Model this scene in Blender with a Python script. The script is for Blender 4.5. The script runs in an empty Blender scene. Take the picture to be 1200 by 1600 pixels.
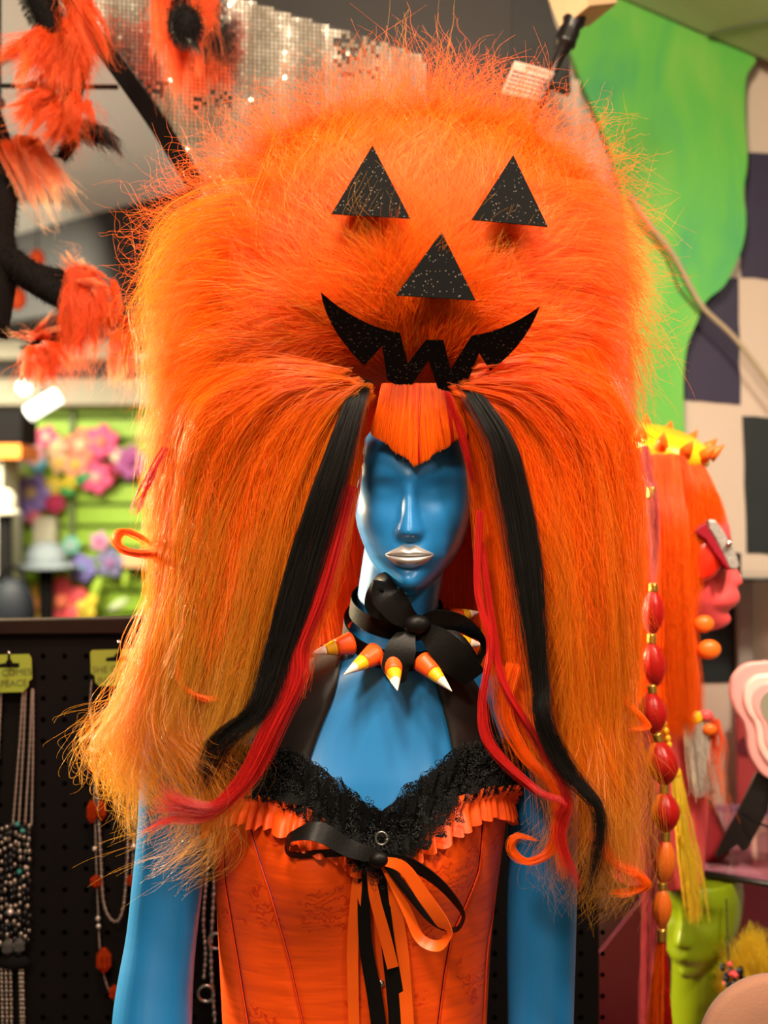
import bpy, bmesh, math, random
import numpy as np
from mathutils import Vector, Matrix
from mathutils.bvhtree import BVHTree

# ------------------------------------------------------------------ camera, world, lights
sc = bpy.context.scene
COL = sc.collection
CAM = Vector((0.0, 0.0, 1.45))
F = 1900.0                                    # focal length in pixels of the 1200 x 1600 frame
cd = bpy.data.cameras.new('camera')
cam = bpy.data.objects.new('camera', cd)
COL.objects.link(cam)
cam.location = CAM
cam.rotation_euler = (math.radians(90), 0, 0)
cd.sensor_fit = 'AUTO'
cd.sensor_width = 36.0
cd.lens = 36.0 * F / 1600.0
cd.clip_start = 0.05
cd.dof.use_dof = True
cd.dof.focus_distance = 1.455
cd.dof.aperture_fstop = 2.7
sc.camera = cam

sc.view_settings.view_transform = 'Standard'
sc.view_settings.look = 'None'
sc.view_settings.gamma = 1.0
sc.view_settings.use_curve_mapping = False
sc.view_settings.exposure = -0.18
try:
    sc.cycles.use_denoising = True
    sc.cycles.max_bounces = 8
    sc.cycles.transparent_max_bounces = 24
except Exception:
    pass

wd = bpy.data.worlds.new('shop_ambience')
sc.world = wd
wd.use_nodes = True
bg = wd.node_tree.nodes['Background']
bg.inputs[0].default_value = (1.0, 0.80, 0.60, 1)
bg.inputs[1].default_value = 0.07


def area(name, loc, target, size, power, color, size_y=None, spread=180):
    l = bpy.data.lights.new(name, 'AREA')
    l.energy = power
    l.color = color
    l.size = size
    l.spread = math.radians(spread)
    if size_y:
        l.shape = 'RECTANGLE'
        l.size_y = size_y
    o = bpy.data.objects.new(name, l)
    COL.objects.link(o)
    o.location = loc
    o.rotation_euler = (Vector(target) - Vector(loc)).to_track_quat('-Z', 'Y').to_euler()
    return o


WARM = (1.0, 0.80, 0.58)
area('ceiling_spot_front', (-0.15, 0.72, 2.62), (0.0, 1.46, 1.10), 0.22, 11, WARM, spread=130)
area('ceiling_spot_rear', (-0.45, -0.20, 2.6), (0.0, 1.5, 1.20), 0.26, 15.5, WARM, spread=120)
area('ceiling_spot_right', (0.85, 0.30, 2.5), (0.05, 1.5, 1.3), 0.20, 5, (1.0, 0.84, 0.66), spread=120)
area('window_light_left', (-2.5, 3.1, 1.95), (-0.15, 1.45, 1.25), 0.5, 72, (1.0, 0.80, 0.46), spread=60)
area('wall_wash', (0.1, 0.9, 2.7), (1.0, 2.7, 1.4), 0.22, 22, (1.0, 0.80, 0.58))
area('added_fill_right', (0.95, 0.75, 2.6), (0.52, 2.05, 1.30), 0.18, 7.5, (1.0, 0.84, 0.64), spread=70)  # added fill to brighten the pink head and its wig, no known lamp
area('far_shop_light', (-1.5, 3.7, 2.30), (-1.7, 5.4, 1.3), 1.0, 74, (1.0, 0.92, 0.70), spread=120)
area('added_ceiling_fill', (-1.0, 2.5, 1.15), (-1.0, 2.9, 2.4), 0.5, 9, (1.0, 0.88, 0.70), spread=140)  # added fill hidden behind the pegboard to brighten the left ceiling
area('added_rear_wall_fill', (-0.3, -0.7, 2.7), (-0.4, -2.0, 1.5), 3.2, 28, (1.0, 0.85, 0.66), size_y=0.3)  # added light on the unseen rear wall, so the mirror tiles reflect beige

# ------------------------------------------------------------------ helpers
PI = math.pi
ORG = {}


def W(px, py, d):
    return Vector(((px - 600.0) / F * d, d, 1.45 + (800.0 - py) / F * d))


def Wn(a):
    a = np.asarray(a, float)
    d = a[..., 2]
    return np.stack([(a[..., 0] - 600) / F * d, d, 1.45 + (800 - a[..., 1]) / F * d], -1)


def thing(name, label, cat, loc=(0, 0, 0), group=None):
    o = bpy.data.objects.new(name, None)
    o.empty_display_size = 0.05
    COL.objects.link(o)
    o.location = loc
    ORG[o.name] = Vector(loc)
    o['label'] = label
    o['category'] = cat
    if group:
        o['group'] = group
    return o


def tag(o, label, cat, group=None):
    o['label'] = label
    o['category'] = cat
    if group:
        o['group'] = group
    return o


def link(o, parent=None, label=None, kind=None):
    COL.objects.link(o)
    org = Vector((0, 0, 0))
    if parent is not None:
        o.parent = parent
        org = ORG[parent.name]
    ORG[o.name] = org
    if label:
        o['label'] = label
    if kind:
        o['kind'] = kind
    return o


class MB:
    def __init__(self):
        self.v = []
        self.f = []

    def add(self, vs, fs):
        b = len(self.v)
        self.v += [tuple(p) for p in vs]
        self.f += [tuple(i + b for i in f) for f in fs]
        return self

    def grid(self, rows, closed_u=False, cap0=False, cap1=False):
        n = len(rows)
        m = len(rows[0])
        vs = [p for r in rows for p in r]
        fs = []
        for i in range(n - 1):
            for j in range(m - (0 if closed_u else 1)):
                a = i * m + j
                b = i * m + (j + 1) % m
                fs.append((a, b, b + m, a + m))
        if cap0:
            fs.append(tuple(range(m))[::-1])
        if cap1:
            fs.append(tuple((n - 1) * m + k for k in range(m)))
        return self.add(vs, fs)

    def tube(self, pts, rad, n=8, caps=True):
        pts = [Vector(p) for p in pts]
        if not hasattr(rad, '__len__'):
            rad = [rad] * len(pts)
        rows = []
        prev = None
        for i, p in enumerate(pts):
            t = (pts[min(i + 1, len(pts) - 1)] - pts[max(i - 1, 0)])
            t = t.normalized() if t.length > 1e-9 else Vector((0, 0, 1))
            if prev is None:
                a = t.orthogonal().normalized()
            else:
                a = prev - t * prev.dot(t)
                a = a.normalized() if a.length > 1e-6 else t.orthogonal().normalized()
            prev = a
            b = t.cross(a)
            rows.append([p + (a * math.cos(2 * PI * k / n) + b * math.sin(2 * PI * k / n)) * rad[i] for k in range(n)])
        return self.grid(rows, True, caps, caps)

    def ell(self, c, rx, ry=None, rz=None, n=10, m=6, rot=None):
        ry = rx if ry is None else ry
        rz = rx if rz is None else rz
        c = Vector(c)
        R = rot or Matrix.Identity(3)
        rows = []
        for i in range(m + 1):
            th = PI * (0.02 + 0.96 * i / m)
            rows.append([c + R @ Vector((rx * math.sin(th) * math.cos(2 * PI * k / n), ry * math.sin(th) * math.sin(2 * PI * k / n), rz * math.cos(th))) for k in range(n)])
        return self.grid(rows, True, True, True)

    def box(self, lo, hi):
        x0, y0, z0 = lo
        x1, y1, z1 = hi
        vs = [(x0, y0, z0), (x1, y0, z0), (x1, y1, z0), (x0, y1, z0), (x0, y0, z1), (x1, y0, z1), (x1, y1, z1), (x0, y1, z1)]
        return self.add(vs, [(3, 2, 1, 0), (4, 5, 6, 7), (0, 1, 5, 4), (1, 2, 6, 5), (2, 3, 7, 6), (3, 0, 4, 7)])

    def prism(self, pts, ext):
        pts = [Vector(p) for p in pts]
        ext = Vector(ext)
        n = len(pts)
        vs = pts + [p + ext for p in pts]
        fs = [tuple(range(n)), tuple(range(n, 2 * n))[::-1]]
        for i in range(n):
            j = (i + 1) % n
            fs.append((i, i + n, j + n, j))
        return self.add(vs, fs)

    def ribbon(self, pts, wid, th=0.0006):
        """pts: centre points, wid: width vectors (full width); closed strip with thickness"""
        P = [Vector(p) for p in pts]
        Wv = [Vector(w) for w in wid]
        n = len(P)
        A, B = [], []
        for i in range(n):
            t = (P[min(i + 1, n - 1)] - P[max(i - 1, 0)]).normalized()
            nn = t.cross(Wv[i].normalized())
            nn = nn.normalized() * th
            h = Wv[i] * 0.5
            A.append([P[i] + h * k - nn for k in (-1, 0, 1)])
            B.append([P[i] + h * k + nn for k in (1, 0, -1)])
        self.grid(A)
        self.grid(B)
        E = [[A[i][2], B[i][0]] for i in range(n)]
        self.grid(E)
        E = [[B[i][2], A[i][0]] for i in range(n)]
        return self.grid(E)

    def build(self, name, mat, parent=None, label=None, smooth=True, kind=None, bevel=0, fixn=True):
        me = bpy.data.meshes.new(name)
        org = ORG[parent.name] if parent is not None else Vector((0, 0, 0))
        me.from_pydata([(p[0] - org[0], p[1] - org[1], p[2] - org[2]) for p in self.v], [], self.f)
        if fixn:
            bm = bmesh.new()
            bm.from_mesh(me)
            bmesh.ops.recalc_face_normals(bm, faces=bm.faces)
            bm.to_mesh(me)
            bm.free()
        if smooth:
            me.shade_smooth()
        me.materials.append(mat)
        o = bpy.data.objects.new(name, me)
        link(o, parent, label, kind)
        if bevel:
            md = o.modifiers.new('bevel', 'BEVEL')
            md.width = bevel
            md.segments = 2
            md.limit_method = 'ANGLE'
        return o


def structure(o, label=None):
    o['kind'] = 'structure'
    if label:
        o['label'] = label
    return o


def cat_rom(P, K):
    P = np.asarray(P, float)
    n = len(P)
    ext = np.vstack([2 * P[0] - P[1], P, 2 * P[-1] - P[-2]])
    t = np.linspace(0, n - 1, K)
    i = np.minimum(t.astype(int), n - 2)
    u = (t - i)[:, None]
    p0, p1, p2, p3 = ext[i], ext[i + 1], ext[i + 2], ext[i + 3]
    return 0.5 * (2 * p1 + (-p0 + p2) * u + (2 * p0 - 5 * p1 + 4 * p2 - p3) * u ** 2 + (-p0 + 3 * p1 - 3 * p2 + p3) * u ** 3)


# ------------------------------------------------------------------ materials
MATS = {}


def mat(name, col, rough=0.5, metal=0.0, spec=0.5, var=0.0, vscale=20.0, bump=0.0, bscale=200.0, coat=0.0, emit=None, estr=0.0, sheen=0.0, trans=0.0, alpha=1.0, ior=1.45):
    if name in MATS:
        return MATS[name]
    m = bpy.data.materials.new(name)
    m.use_nodes = True
    nt = m.node_tree
    b = nt.nodes['Principled BSDF']
    b.inputs['Base Color'].default_value = (*col, 1)
    b.inputs['Roughness'].default_value = rough
    b.inputs['Metallic'].default_value = metal
    b.inputs['Specular IOR Level'].default_value = spec
    b.inputs['Coat Weight'].default_value = coat
    b.inputs['Sheen Weight'].default_value = sheen
    b.inputs['Transmission Weight'].default_value = trans
    b.inputs['IOR'].default_value = ior
    b.inputs['Alpha'].default_value = alpha
    if emit:
        b.inputs['Emission Color'].default_value = (*emit, 1)
        b.inputs['Emission Strength'].default_value = estr
    tc = nt.nodes.new('ShaderNodeTexCoord')
    if var > 0:
        n = nt.nodes.new('ShaderNodeTexNoise')
        n.inputs['Scale'].default_value = vscale
        n.inputs['Detail'].default_value = 4
        nt.links.new(tc.outputs['Object'], n.inputs['Vector'])
        mx = nt.nodes.new('ShaderNodeMix')
        mx.data_type = 'RGBA'
        mx.inputs['A'].default_value = (*[c * (1 - var) for c in col], 1)
        mx.inputs['B'].default_value = (*[min(1, c * (1 + var)) for c in col], 1)
        nt.links.new(n.outputs['Fac'], mx.inputs['Factor'])
        nt.links.new(mx.outputs['Result'], b.inputs['Base Color'])
    if bump > 0:
        n2 = nt.nodes.new('ShaderNodeTexNoise')
        n2.inputs['Scale'].default_value = bscale
        n2.inputs['Detail'].default_value = 3
        nt.links.new(tc.outputs['Object'], n2.inputs['Vector'])
        bp = nt.nodes.new('ShaderNodeBump')
        bp.inputs['Strength'].default_value = bump
        bp.inputs['Distance'].default_value = 0.002
        nt.links.new(n2.outputs['Fac'], bp.inputs['Height'])
        nt.links.new(bp.outputs['Normal'], b.inputs['Normal'])
    MATS[name] = m
    return m


def hair_mat(name, c0, c1, rough=0.34, transl=0.35, tcol=None, spec=0.6, tip=None):
    """strand colour varies from strand to strand (c0..c1) and optionally towards the tip"""
    if name in MATS:
        return MATS[name]
    m = bpy.data.materials.new(name)
    m.use_nodes = True
    nt = m.node_tree
    b = nt.nodes['Principled BSDF']
    out = nt.nodes['Material Output']
    hi = nt.nodes.new('ShaderNodeHairInfo')
    mx = nt.nodes.new('ShaderNodeMix')
    mx.data_type = 'RGBA'
    mx.inputs['A'].default_value = (*c0, 1)
    mx.inputs['B'].default_value = (*c1, 1)
    nt.links.new(hi.outputs['Random'], mx.inputs['Factor'])
    colout = mx.outputs['Result']
    if tip:
        rp = nt.nodes.new('ShaderNodeMapRange')
        rp.inputs['From Min'].default_value = 0.35
        rp.inputs['From Max'].default_value = 1.0
        nt.links.new(hi.outputs['Intercept'], rp.inputs['Value'])
        m2 = nt.nodes.new('ShaderNodeMix')
        m2.data_type = 'RGBA'
        nt.links.new(rp.outputs['Result'], m2.inputs['Factor'])
        nt.links.new(colout, m2.inputs['A'])
        m2.inputs['B'].default_value = (*tip, 1)
        colout = m2.outputs['Result']
    nt.links.new(colout, b.inputs['Base Color'])
    b.inputs['Roughness'].default_value = rough
    b.inputs['Specular IOR Level'].default_value = spec
    if transl > 0:
        tr = nt.nodes.new('ShaderNodeBsdfTranslucent')
        if tcol:
            tr.inputs['Color'].default_value = (*tcol, 1)
        else:
            nt.links.new(colout, tr.inputs['Color'])
        ms = nt.nodes.new('ShaderNodeMixShader')
        ms.inputs[0].default_value = transl
        nt.links.new(b.outputs[0], ms.inputs[1])
        nt.links.new(tr.outputs[0], ms.inputs[2])
        nt.links.new(ms.outputs[0], out.inputs['Surface'])
    MATS[name] = m
    return m


M_ORHAIR = hair_mat('orange_hair', (0.88, 0.070, 0.0015), (1.0, 0.205, 0.005), tip=(1.0, 0.185, 0.006), transl=0.33, spec=0.4)
M_BACKLITHAIR = hair_mat('backlit_orange_hair', (0.88, 0.15, 0.003), (0.95, 0.31, 0.010), tip=(0.64, 0.31, 0.022), transl=0.4, rough=0.25, spec=0.8)  # orange hair with the yellow of the left backlight put into its colour
M_SIDEHAIR = hair_mat('orange_hair_golden_ends', (0.88, 0.075, 0.0015), (1.0, 0.225, 0.005), tip=(0.76, 0.25, 0.010), transl=0.36, rough=0.28, spec=0.6)
M_BLACKHAIR = hair_mat('black_hair', (0.003, 0.003, 0.003), (0.010, 0.008, 0.007), transl=0.0, rough=0.42, spec=0.3)
M_REDHAIR = hair_mat('red_hair', (0.45, 0.004, 0.008), (0.75, 0.02, 0.012), transl=0.25, rough=0.3)
M_TUFT = hair_mat('orange_fur', (0.78, 0.055, 0.005), (0.92, 0.14, 0.015), tip=(0.92, 0.19, 0.04), transl=0.3, rough=0.5)
M_PALETIP = hair_mat('orange_fur_pale_tips', (0.85, 0.09, 0.01), (0.95, 0.16, 0.03), tip=(1.0, 0.55, 0.28), transl=0.3, rough=0.5)
M_YELHAIR = hair_mat('yellow_hair', (0.95, 0.68, 0.03), (1.0, 0.82, 0.08), transl=0.35)
M_PINKHAIR = hair_mat('pink_hair', (0.42, 0.045, 0.07), (0.58, 0.10, 0.12), transl=0.15)
M_CORE = mat('orange_hair_mass', (0.86, 0.075, 0.002), 0.6, var=0.3, vscale=60, bump=0.4, bscale=150)
M_BLUE = mat('blue_plastic', (0.013, 0.165, 0.43), 0.36, spec=0.45, var=0.06, vscale=8, bump=0.015, bscale=400)
M_SILVER = mat('silver_paint', (0.58, 0.56, 0.54), 0.38, metal=0.65, var=0.1, vscale=80)
M_BLKSATIN = mat('black_satin', (0.0045, 0.0038, 0.0035), 0.42, spec=0.2, var=0.2, vscale=40, bump=0.1, bscale=300)
M_STRAP = mat('black_strap_satin', (0.014, 0.009, 0.008), 0.45, spec=0.4, var=0.2, vscale=30)
M_ORSATIN = mat('orange_satin_ribbon', (0.95, 0.12, 0.006), 0.36, spec=0.5, var=0.08, vscale=30)
M_RUFFLE = mat('orange_ruffle_satin', (0.95, 0.09, 0.006), 0.45, spec=0.4, var=0.1, vscale=40)
M_BLACK = mat('matte_black', (0.006, 0.005, 0.005), 0.85, spec=0.15, var=0.3, vscale=10)
M_CHROME = mat('bright_metal', (0.75, 0.72, 0.68), 0.2, metal=1.0)
M_GOLD = mat('gold_foil', (0.85, 0.55, 0.10), 0.28, metal=0.9, bump=0.3, bscale=500)


def felt_mat():
    m = mat('black_glitter_foam', (0.005, 0.005, 0.005), 0.85, spec=0.12)
    nt = m.node_tree
    b = nt.nodes['Principled BSDF']
    tc = nt.nodes.new('ShaderNodeTexCoord')
    v = nt.nodes.new('ShaderNodeTexVoronoi')
    v.inputs['Scale'].default_value = 800
    nt.links.new(tc.outputs['Object'], v.inputs['Vector'])
    lt = nt.nodes.new('ShaderNodeMath')
    lt.operation = 'GREATER_THAN'
    lt.inputs[1].default_value = 0.975
    sep = nt.nodes.new('ShaderNodeSeparateColor')
    nt.links.new(v.outputs['Color'], sep.inputs[0])
    nt.links.new(sep.outputs[0], lt.inputs[0])
    mx = nt.nodes.new('ShaderNodeMix')
    mx.data_type = 'RGBA'
    mx.inputs['A'].default_value = (0.004, 0.004, 0.004, 1)
    mx.inputs['B'].default_value = (0.22, 0.18, 0.15, 1)
    nt.links.new(lt.outputs[0], mx.inputs['Factor'])
    nt.links.new(mx.outputs['Result'], b.inputs['Base Color'])
    nt.links.new(lt.outputs[0], b.inputs['Metallic'])
    nm = nt.nodes.new('ShaderNodeBump')
    nm.inputs['Strength'].default_value = 0.6
    nm.inputs['Distance'].default_value = 0.001
    nt.links.new(sep.outputs[1], nm.inputs['Height'])
    nt.links.new(nm.outputs[0], b.inputs['Normal'])
    return m


M_FELT = felt_mat()


def corset_mat():
    m = mat('orange_jacquard', (0.90, 0.075, 0.004), 0.42, spec=0.4)
    nt = m.node_tree
    b = nt.nodes['Principled BSDF']
    tc = nt.nodes.new('ShaderNodeTexCoord')
    big = nt.nodes.new('ShaderNodeTexNoise')
    big.inputs['Scale'].default_value = 14
    nt.links.new(tc.outputs['Object'], big.inputs['Vector'])
    mask = nt.nodes.new('ShaderNodeMapRange')
    mask.inputs['From Min'].default_value = 0.53
    mask.inputs['From Max'].default_value = 0.57
    nt.links.new(big.outputs['Fac'], mask.inputs['Value'])
    w = nt.nodes.new('ShaderNodeTexWave')
    w.wave_type = 'RINGS'
    w.inputs['Scale'].default_value = 26
    w.inputs['Distortion'].default_value = 14
    w.inputs['Detail'].default_value = 2
    w.inputs['Detail Scale'].default_value = 2.4
    nt.links.new(tc.outputs['Object'], w.inputs['Vector'])
    th = nt.nodes.new('ShaderNodeMapRange')
    th.inputs['From Min'].default_value = 0.70
    th.inputs['From Max'].default_value = 0.80
    nt.links.new(w.outputs['Fac'], th.inputs['Value'])
    mu = nt.nodes.new('ShaderNodeMath')
    mu.operation = 'MULTIPLY'
    nt.links.new(mask.outputs[0], mu.inputs[0])
    nt.links.new(th.outputs[0], mu.inputs[1])
    mx = nt.nodes.new('ShaderNodeMix')
    mx.data_type = 'RGBA'
    mx.inputs['A'].default_value = (0.92, 0.085, 0.004, 1)
    mx.inputs['B'].default_value = (0.70, 0.045, 0.003, 1)
    nt.links.new(mu.outputs[0], mx.inputs['Factor'])
    nt.links.new(mx.outputs['Result'], b.inputs['Base Color'])
    # soft horizontal wrinkles
    mp = nt.nodes.new('ShaderNodeMapping')
    mp.inputs['Scale'].default_value = (9, 9, 60)
    nt.links.new(tc.outputs['Object'], mp.inputs['Vector'])
    nz = nt.nodes.new('ShaderNodeTexNoise')
    nz.inputs['Scale'].default_value = 1.0
    nt.links.new(mp.outputs[0], nz.inputs['Vector'])
    bp = nt.nodes.new('ShaderNodeBump')
    bp.inputs['Strength'].default_value = 0.35
    bp.inputs['Distance'].default_value = 0.006
    nt.links.new(nz.outputs['Fac'], bp.inputs['Height'])
    nt.links.new(bp.outputs[0], b.inputs['Normal'])
    return m


M_CORSET = corset_mat()


def lace_mat():
    m = mat('black_lace', (0.004, 0.004, 0.004), 0.8, spec=0.15)
    nt = m.node_tree
    b = nt.nodes['Principled BSDF']
    tc = nt.nodes.new('ShaderNodeTexCoord')
    v = nt.nodes.new('ShaderNodeTexVoronoi')
    v.feature = 'DISTANCE_TO_EDGE'
    v.inputs['Scale'].default_value = 400
    nt.links.new(tc.outputs['Object'], v.inputs['Vector'])
    n = nt.nodes.new('ShaderNodeTexNoise')
    n.inputs['Scale'].default_value = 70
    nt.links.new(tc.outputs['Object'], n.inputs['Vector'])
    mr = nt.nodes.new('ShaderNodeMapRange')
    mr.inputs['From Min'].default_value = 0.40
    mr.inputs['From Max'].default_value = 0.60
    mr.inputs['To Min'].default_value = 0.07
    mr.inputs['To Max'].default_value = 0.30
    nt.links.new(n.outputs['Fac'], mr.inputs['Value'])
    lt = nt.nodes.new('ShaderNodeMath')
    lt.operation = 'LESS_THAN'
    nt.links.new(v.outputs['Distance'], lt.inputs[0])
    nt.links.new(mr.outputs[0], lt.inputs[1])
    nt.links.new(lt.outputs[0], b.inputs['Alpha'])
    return m


M_LACE = lace_mat()

# ------------------------------------------------------------------ hair tools
rng = np.random.default_rng(7)


def hair(name, P, r0, m, parent=None, label=None, kind='stuff', taper=0.6):
    N, K, _ = P.shape
    org = np.array(ORG[parent.name]) if parent is not None else np.zeros(3)
    cu = bpy.data.hair_curves.new(name)
    cu.add_curves([K] * N)
    at = cu.attributes.get('position') or cu.attributes.new('position', 'FLOAT_VECTOR', 'POINT')
    at.data.foreach_set('vector', (P - org).astype(np.float32).ravel())
    t = np.linspace(0, 1, K)
    r = np.broadcast_to(np.asarray(r0, float).reshape(-1, 1) * (1 - taper * t ** 2)[None], (N, K))
    ra = cu.attributes.get('radius') or cu.attributes.new('radius', 'FLOAT', 'POINT')
    ra.data.foreach_set('value', np.ascontiguousarray(r, np.float32).ravel())
    cu.materials.append(m)
    o = bpy.data.objects.new(name, cu)
    link(o, parent, label, kind)
    return o


def flow(guides, N, K=18, clumps=60, croot=0.004, ctip=0.012, sroot=0.002, stip=0.004, wave=0.004, freq=1.5, curl=0.001, cfreq=5, lmin=0.7, lmax=1.05, t0=(0.0, 0.0), dscale=1.0, smooth_s=0.04, px=True, seed=0):
    rg = np.random.default_rng(seed)
    G = np.stack([cat_rom(g, 40) for g in guides])
    if px:
        G = Wn(G)
    ng = len(G)
    cs = rg.uniform(0, ng - 1, clumps) if ng > 1 else np.zeros(clumps)
    cl = rg.integers(0, clumps, N)
    s = np.clip(cs[cl] + rg.normal(0, smooth_s, N) * max(ng - 1, 1), 0, max(ng - 1.0001, 0))
    i = np.minimum(s.astype(int), max(ng - 2, 0))
    u = (s - i)[:, None, None]
    base = G[i] * (1 - u) + G[np.minimum(i + 1, ng - 1)] * u
    L = rg.uniform(lmin, lmax, N)
    t = np.linspace(0, 1, K)
    T0 = rg.uniform(t0[0], t0[1], N)
    qq = T0[:, None] + t[None] * L[:, None]
    q = np.clip(qq, 0, 1) * 39
    j = np.minimum(q.astype(int), 38)
    w = (qq * 39 - j)[..., None]        # extrapolates past the end when L > 1
    rows = np.arange(N)[:, None]
    P = base[rows, j] * (1 - w) + base[rows, j + 1] * w
    T = t[None, :, None]
    sc3 = np.array([1, dscale, 0.5])
    co = rg.normal(0, 1, (clumps, 3)) * sc3
    P = P + co[cl][:, None] * (croot + (ctip - croot) * T)
    so = rg.normal(0, 1, (N, 3)) * sc3
    P = P + so[:, None] * (sroot + (stip - sroot) * T)
    wd_ = rg.normal(0, 1, (clumps, 3)) * sc3
    ph = rg.uniform(0, 2 * PI, clumps)
    P = P + wd_[cl][:, None] * (wave * T * np.sin(2 * PI * freq * T + ph[cl][:, None, None]))
    sd = rg.normal(0, 1, (N, 3)) * sc3
    sp = rg.uniform(0, 2 * PI, N)
    sf = cfreq * rg.uniform(0.6, 1.4, N)
    P = P + sd[:, None] * (curl * T * np.sin(2 * PI * sf[:, None, None] * T + sp[:, None, None]))
    return P


# ------------------------------------------------------------------ mannequin body
SB = 1.53 / F


def zpy(py, d=1.53):
    return 1.45 - (py - 800.0) * d / F


YAW = math.radians(9.5)
RP = np.array([930, 965, 1000, 1030, 1060, 1100, 1150, 1200, 1280, 1400, 1500, 1600, 1700, 1850, 2000, 2060.])
RC = np.array([624, 619, 612, 606, 598, 587, 577, 569, 562, 558, 556, 556, 556, 556, 558, 558.])
RA = np.array([64, 64, 74, 110, 180, 235, 240, 234, 227, 214, 207, 202, 199, 220, 246, 235.])
RBF = np.array([.052, .052, .054, .057, .062, .070, .080, .090, .098, .098, .094, .090, .088, .095, .10, .09])
RBB = np.array([.052, .053, .056, .060, .072, .085, .092, .095, .09, .082, .078, .075, .075, .09, .10, .09])


def torso(phi, py, off=0.0):
    """phi (rad, 0 = centre front, + = viewer's right), py (row) -> world points"""
    phi = np.asarray(phi, float)
    py = np.asarray(py, float)
    phi, py = np.broadcast_arrays(phi, py)
    cx = np.interp(py, RP, RC)
    a = np.interp(py, RP, RA) * SB + off
    bf = np.interp(py, RP, RBF) + off
    bb = np.interp(py, RP, RBB) + off
    s = np.sin(phi)
    c = np.cos(phi)
    u = a * np.sign(s) * np.abs(s) ** 0.92
    v = np.where(c > 0, bf, bb) * np.sign(c) * np.abs(c) ** 0.88
    front = np.clip(c, 0, 1) ** 0.5
    for sg in (-1, 1):
        v = v + front * 0.047 * np.exp(-((u - sg * 0.078) / 0.058) ** 2 - ((py - 1318) / 92.0) ** 2 * np.where(py < 1318, 0.75, 1.0))
    x = (cx - 600) * SB + u * math.cos(YAW) + v * math.sin(YAW)
    y = 1.545 + u * math.sin(YAW) - v * math.cos(YAW)
    z = zpy(py)
    return np.stack([x, y, z], -1)


HEADP = np.array([640, 660, 690, 720, 745, 775, 800, 825, 850, 870, 890, 905, 917, 926, 932.])
HEADW = np.array([.020, .048, .066, .073, .0755, .0745, .0725, .069, .0625, .055, .0435, .033, .024, .015, .008])
HEADF = np.array([.030, .062, .083, .091, .0925, .088, .0875, .0885, .0905, .0915, .0885, .0885, .086, .078, .062])
HEADB = np.array([.035, .070, .092, .100, .102, .100, .095, .085, .070, .055, .040, .030, .02, .012, .008])


def gauss(x, z, x0, p0, sx, sp):
    return np.exp(-((x - x0) / sx) ** 2 - ((z - p0) / sp) ** 2)


def face_bump(x, p):
    """forward relief of the face at lateral x (m) and row p"""
    v = np.zeros_like(x)
    h = np.interp(p, [735, 752, 775, 800, 820, 830, 836, 841, 846], [0, .003, .0085, .0145, .0205, .0225, .020, .009, 0])
    w = np.interp(p, [735, 775, 800, 815, 828, 846], [.012, .0095, .012, .0155, .019, .018])
    k = np.clip(1 - (np.abs(x) / w) ** 2.0, 0, 1) ** 1.15
    v = v + h * k
    for s in (-1, 1):
        v = v - 0.0090 * gauss(x, p, s * .033, 768, .021, 24)
        v = v + 0.0012 * gauss(x, p, s * .034, 738, .030, 14)
        v = v + 0.0030 * gauss(x, p, s * .046, 812, .022, 26)
        v = v + 0.0030 * gauss(x, p, s * .034, 772, .013, 9)
    v = v + 0.0065 * gauss(x, p, 0, 866, .027, 20)
    v = v - 0.0035 * gauss(x, p, 0, 888, .020, 7)
    v = v + 0.0055 * gauss(x, p, 0, 909, .017, 13)
    v = v - 0.0015 * gauss(x, p, 0, 848, .0045, 6)
    return v


def head_local(th, p):
    w = np.interp(p, HEADP, HEADW)
    f = np.interp(p, HEADP, HEADF)
    b = np.interp(p, HEADP, HEADB)
    s = np.sin(th)
    c = np.cos(th)
    x = w * np.sign(s) * np.abs(s) ** 0.95
    y = np.where(c > 0, f, b) * np.sign(c) * np.abs(c) ** 0.85
    y = y + np.where(c > 0, face_bump(x, p) * np.clip(c * 3, 0, 1), 0)
    return x, y


def head_pts(th, p, cx=645.0, d=1.53, yaw=-4.0, scale=1.0, zchin=None, pitch=0.0):
    x, y = head_local(th, p)
    z = (932.0 - p) * 0.000763
    ya = math.radians(yaw)
    pi_ = math.radians(pitch)
    y, z = y * math.cos(pi_) - z * math.sin(pi_), z * math.cos(pi_) + y * math.sin(pi_)
    X = x * math.cos(ya) + y * math.sin(ya)
    Y = x * math.sin(ya) - y * math.cos(ya)
    z0 = zpy(932, 1.45) if zchin is None else zchin
    return np.stack([(cx - 600) * d / F + X * scale, d + Y * scale, z0 + z * scale], -1)


def head_rows(n=150, m=120, ptop=640, **k):
    th = np.linspace(-PI, PI, n, endpoint=False)
    ps = np.concatenate([np.linspace(932, 840, m // 3), np.linspace(839, 700, m // 2), np.linspace(698, ptop, m // 6)])
    return [head_pts(th, np.full(n, p), **k).tolist() for p in ps]


def remesh(mb, name, voxel, smooth_it=3):
    me = bpy.data.meshes.new('tmp')
    me.from_pydata(mb.v, [], mb.f)
    bm = bmesh.new()
    bm.from_mesh(me)
    bmesh.ops.recalc_face_normals(bm, faces=bm.faces)
    bm.to_mesh(me)
    bm.free()
    o = bpy.data.objects.new('tmp', me)
    COL.objects.link(o)
    r = o.modifiers.new('r', 'REMESH')
    r.mode = 'VOXEL'
    r.voxel_size = voxel
    s = o.modifiers.new('s', 'SMOOTH')
    s.factor = 0.5
    s.iterations = smooth_it
    dg = bpy.context.evaluated_depsgraph_get()
    res = bpy.data.meshes.new_from_object(o.evaluated_get(dg))
    bpy.data.objects.remove(o)
    bpy.data.meshes.remove(me)
    res.name = name
    res.shade_smooth()
    return res


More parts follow.
